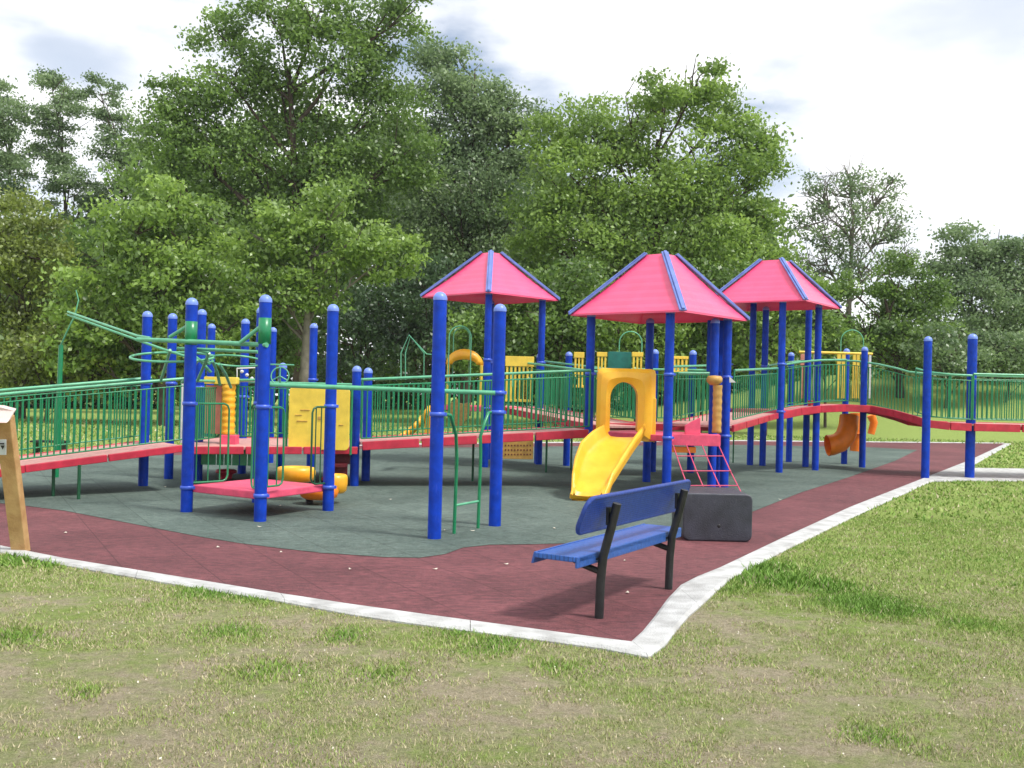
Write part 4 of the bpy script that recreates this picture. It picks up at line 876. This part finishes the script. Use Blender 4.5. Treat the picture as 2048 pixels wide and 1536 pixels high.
# ------------------------------------------------------------------ wooden sign at the left edge
sg = thing('notice_board', 'leaning pine notice board post with a grey notice, cut by the left edge', 'sign', G(42, 1108))
pb, pt = G(43, 1112, -.05), P(9, 832, 8.55); dv = (pt-pb).normalized(); sx = Vector((1, 0, 0)); sx = (sx-dv*sx.dot(dv)).normalized(); Mx = Matrix((sx, dv.cross(sx)*-1, dv)).transposed()
mb = MB(); mb.box((pb+pt)/2, (.135, .09, (pt-pb).length), M=Mx); mb.build('post', WOOD, sg, bevel=.008)
tl = [P(-330, 800, 8.6), P(2, 815, 8.45), P(28, 822, 8.45), P(14, 846, 8.35), P(-12, 846, 8.35), P(-330, 835, 8.5)]
mb = MB(); mb.slab(tl, (0, .05, .02)); mb.build('top_board', WOODL, sg, bevel=.006)
mb = MB(); npn = [P(-26, 879, 8.47), P(12, 879, 8.47), P(12, 910, 8.50), P(-26, 910, 8.50)]; mb.slab(npn, (0, .008, 0)); no = mb.build('notice', NOTICE, sg, bevel=.002)
mb = MB(); mb.slab([P(-4, 886, 8.46), P(8, 886, 8.46), P(8, 889, 8.46), P(-4, 889, 8.46)], (0, .004, 0)); mb.slab([P(1, 891, 8.46), P(9, 891, 8.46), P(5, 899, 8.47)], (0, .004, 0)); mb.build('marking', BLACK, no)
pb2, pt2 = G(-300, 1060, -.05), P(-300, 810, 8.7)
mb = MB(); mb.box((pb2+pt2)/2, (.135, .09, (pt2-pb2).length)); mb.build('post', WOOD, sg, bevel=.008)
# ------------------------------------------------------------------ far dark bench on the lawn behind the left ramp
gb = thing('park_bench', 'low black bench on the lawn seen through the left ramp railing', 'bench', G(100, 905, -.05))
q0, q1 = P(66, 884, 20.5), P(133, 886, 20.5)
mb = MB()
for k in range(3): mb.box(((q0.x+q1.x)/2, 20.4+.12*k, q0.z+.02), (q1.x-q0.x, .09, .035))
mb.build('seat', BLACK, gb)
for q_ in (q0, q1):
    mb = MB(); sx_ = 1 if q_ is q0 else -1
    mb.box((q_.x+.1*sx_, 20.5, (q0.z-.05)/2), (.05, .3, q0.z+.05)); mb.build('leg', BLACK, gb)
# ------------------------------------------------------------------ dry leaves on the rubber
lv = [(131,1067,'nearest the pine notice board post'),(436,1096,'on the maroon rubber below the nearest left blue post'),(562,1106,'on the maroon rubber below the low pink deck'),(519,1055,'just in front of the middle post of the low pink deck'),
 (640,1010,'beside the right post of the low pink deck'),(560,1013,'in the shade under the low pink deck'),(780,1000,'left of the loop ladder on the grey green rubber'),(890,1062,'between the near tall post and the loop ladder'),(945,1063,'between the feet of the loop ladder'),
 (1012,1130,'left of the bench seat on the maroon rubber'),(1250,1123,'under the bench seat'),(1255,1187,'between the bench legs'),(1108,1058,'on the grey green rubber behind the bench seat end'),(700,1140,'on the maroon rubber straight below the square yellow panel'),
 (1560,1000,'right of the dark grey block on the grey green rubber'),(870,1140,'on the maroon rubber below the near tall post'),(330,975,'in front of the left pair of ramp posts')]
for i, (px, py, wh) in enumerate(lv):
    p = G(px, py); s_ = .022*random.uniform(.7, 1.2); an = random.uniform(0, 6.28); mb = MB()
    pts = [Vector((math.cos(an+a_)*s_*k_, math.sin(an+a_)*s_*k_, h_)) for a_, k_, h_ in ((0, 1.3, .010), (1.2, .7, .004), (2.2, .6, .006), (math.pi, 1.2, .012), (4.1, .6, .005), (5.2, .75, .004))]
    mb.slab([p+Vector((0, 0, .004))+v_ for v_ in pts], (0, 0, .0015))
    tag(mb.build('dry_leaf', LITTER), 'small pale dry leaf '+wh, 'leaf', 'dry leaves scattered on the rubber')

# ------------------------------------------------------------------ thin bright haze in the air
hz = MB(); hz.box((0, 70, 22), (240, 184, 50)); hm_ = bpy.data.materials.new('haze'); hm_.use_nodes = True; ht = hm_.node_tree; ht.nodes.clear()
ho = ht.nodes.new('ShaderNodeOutputMaterial'); pv = ht.nodes.new('ShaderNodeVolumePrincipled'); pv.inputs['Density'].default_value = .0003; pv.inputs['Color'].default_value = (.92, .95, 1, 1)
ht.links.new(pv.outputs[0], ho.inputs['Volume'])
tag(hz.build('haze', hm_), 'thin pale haze in the air', 'haze', kind='stuff')
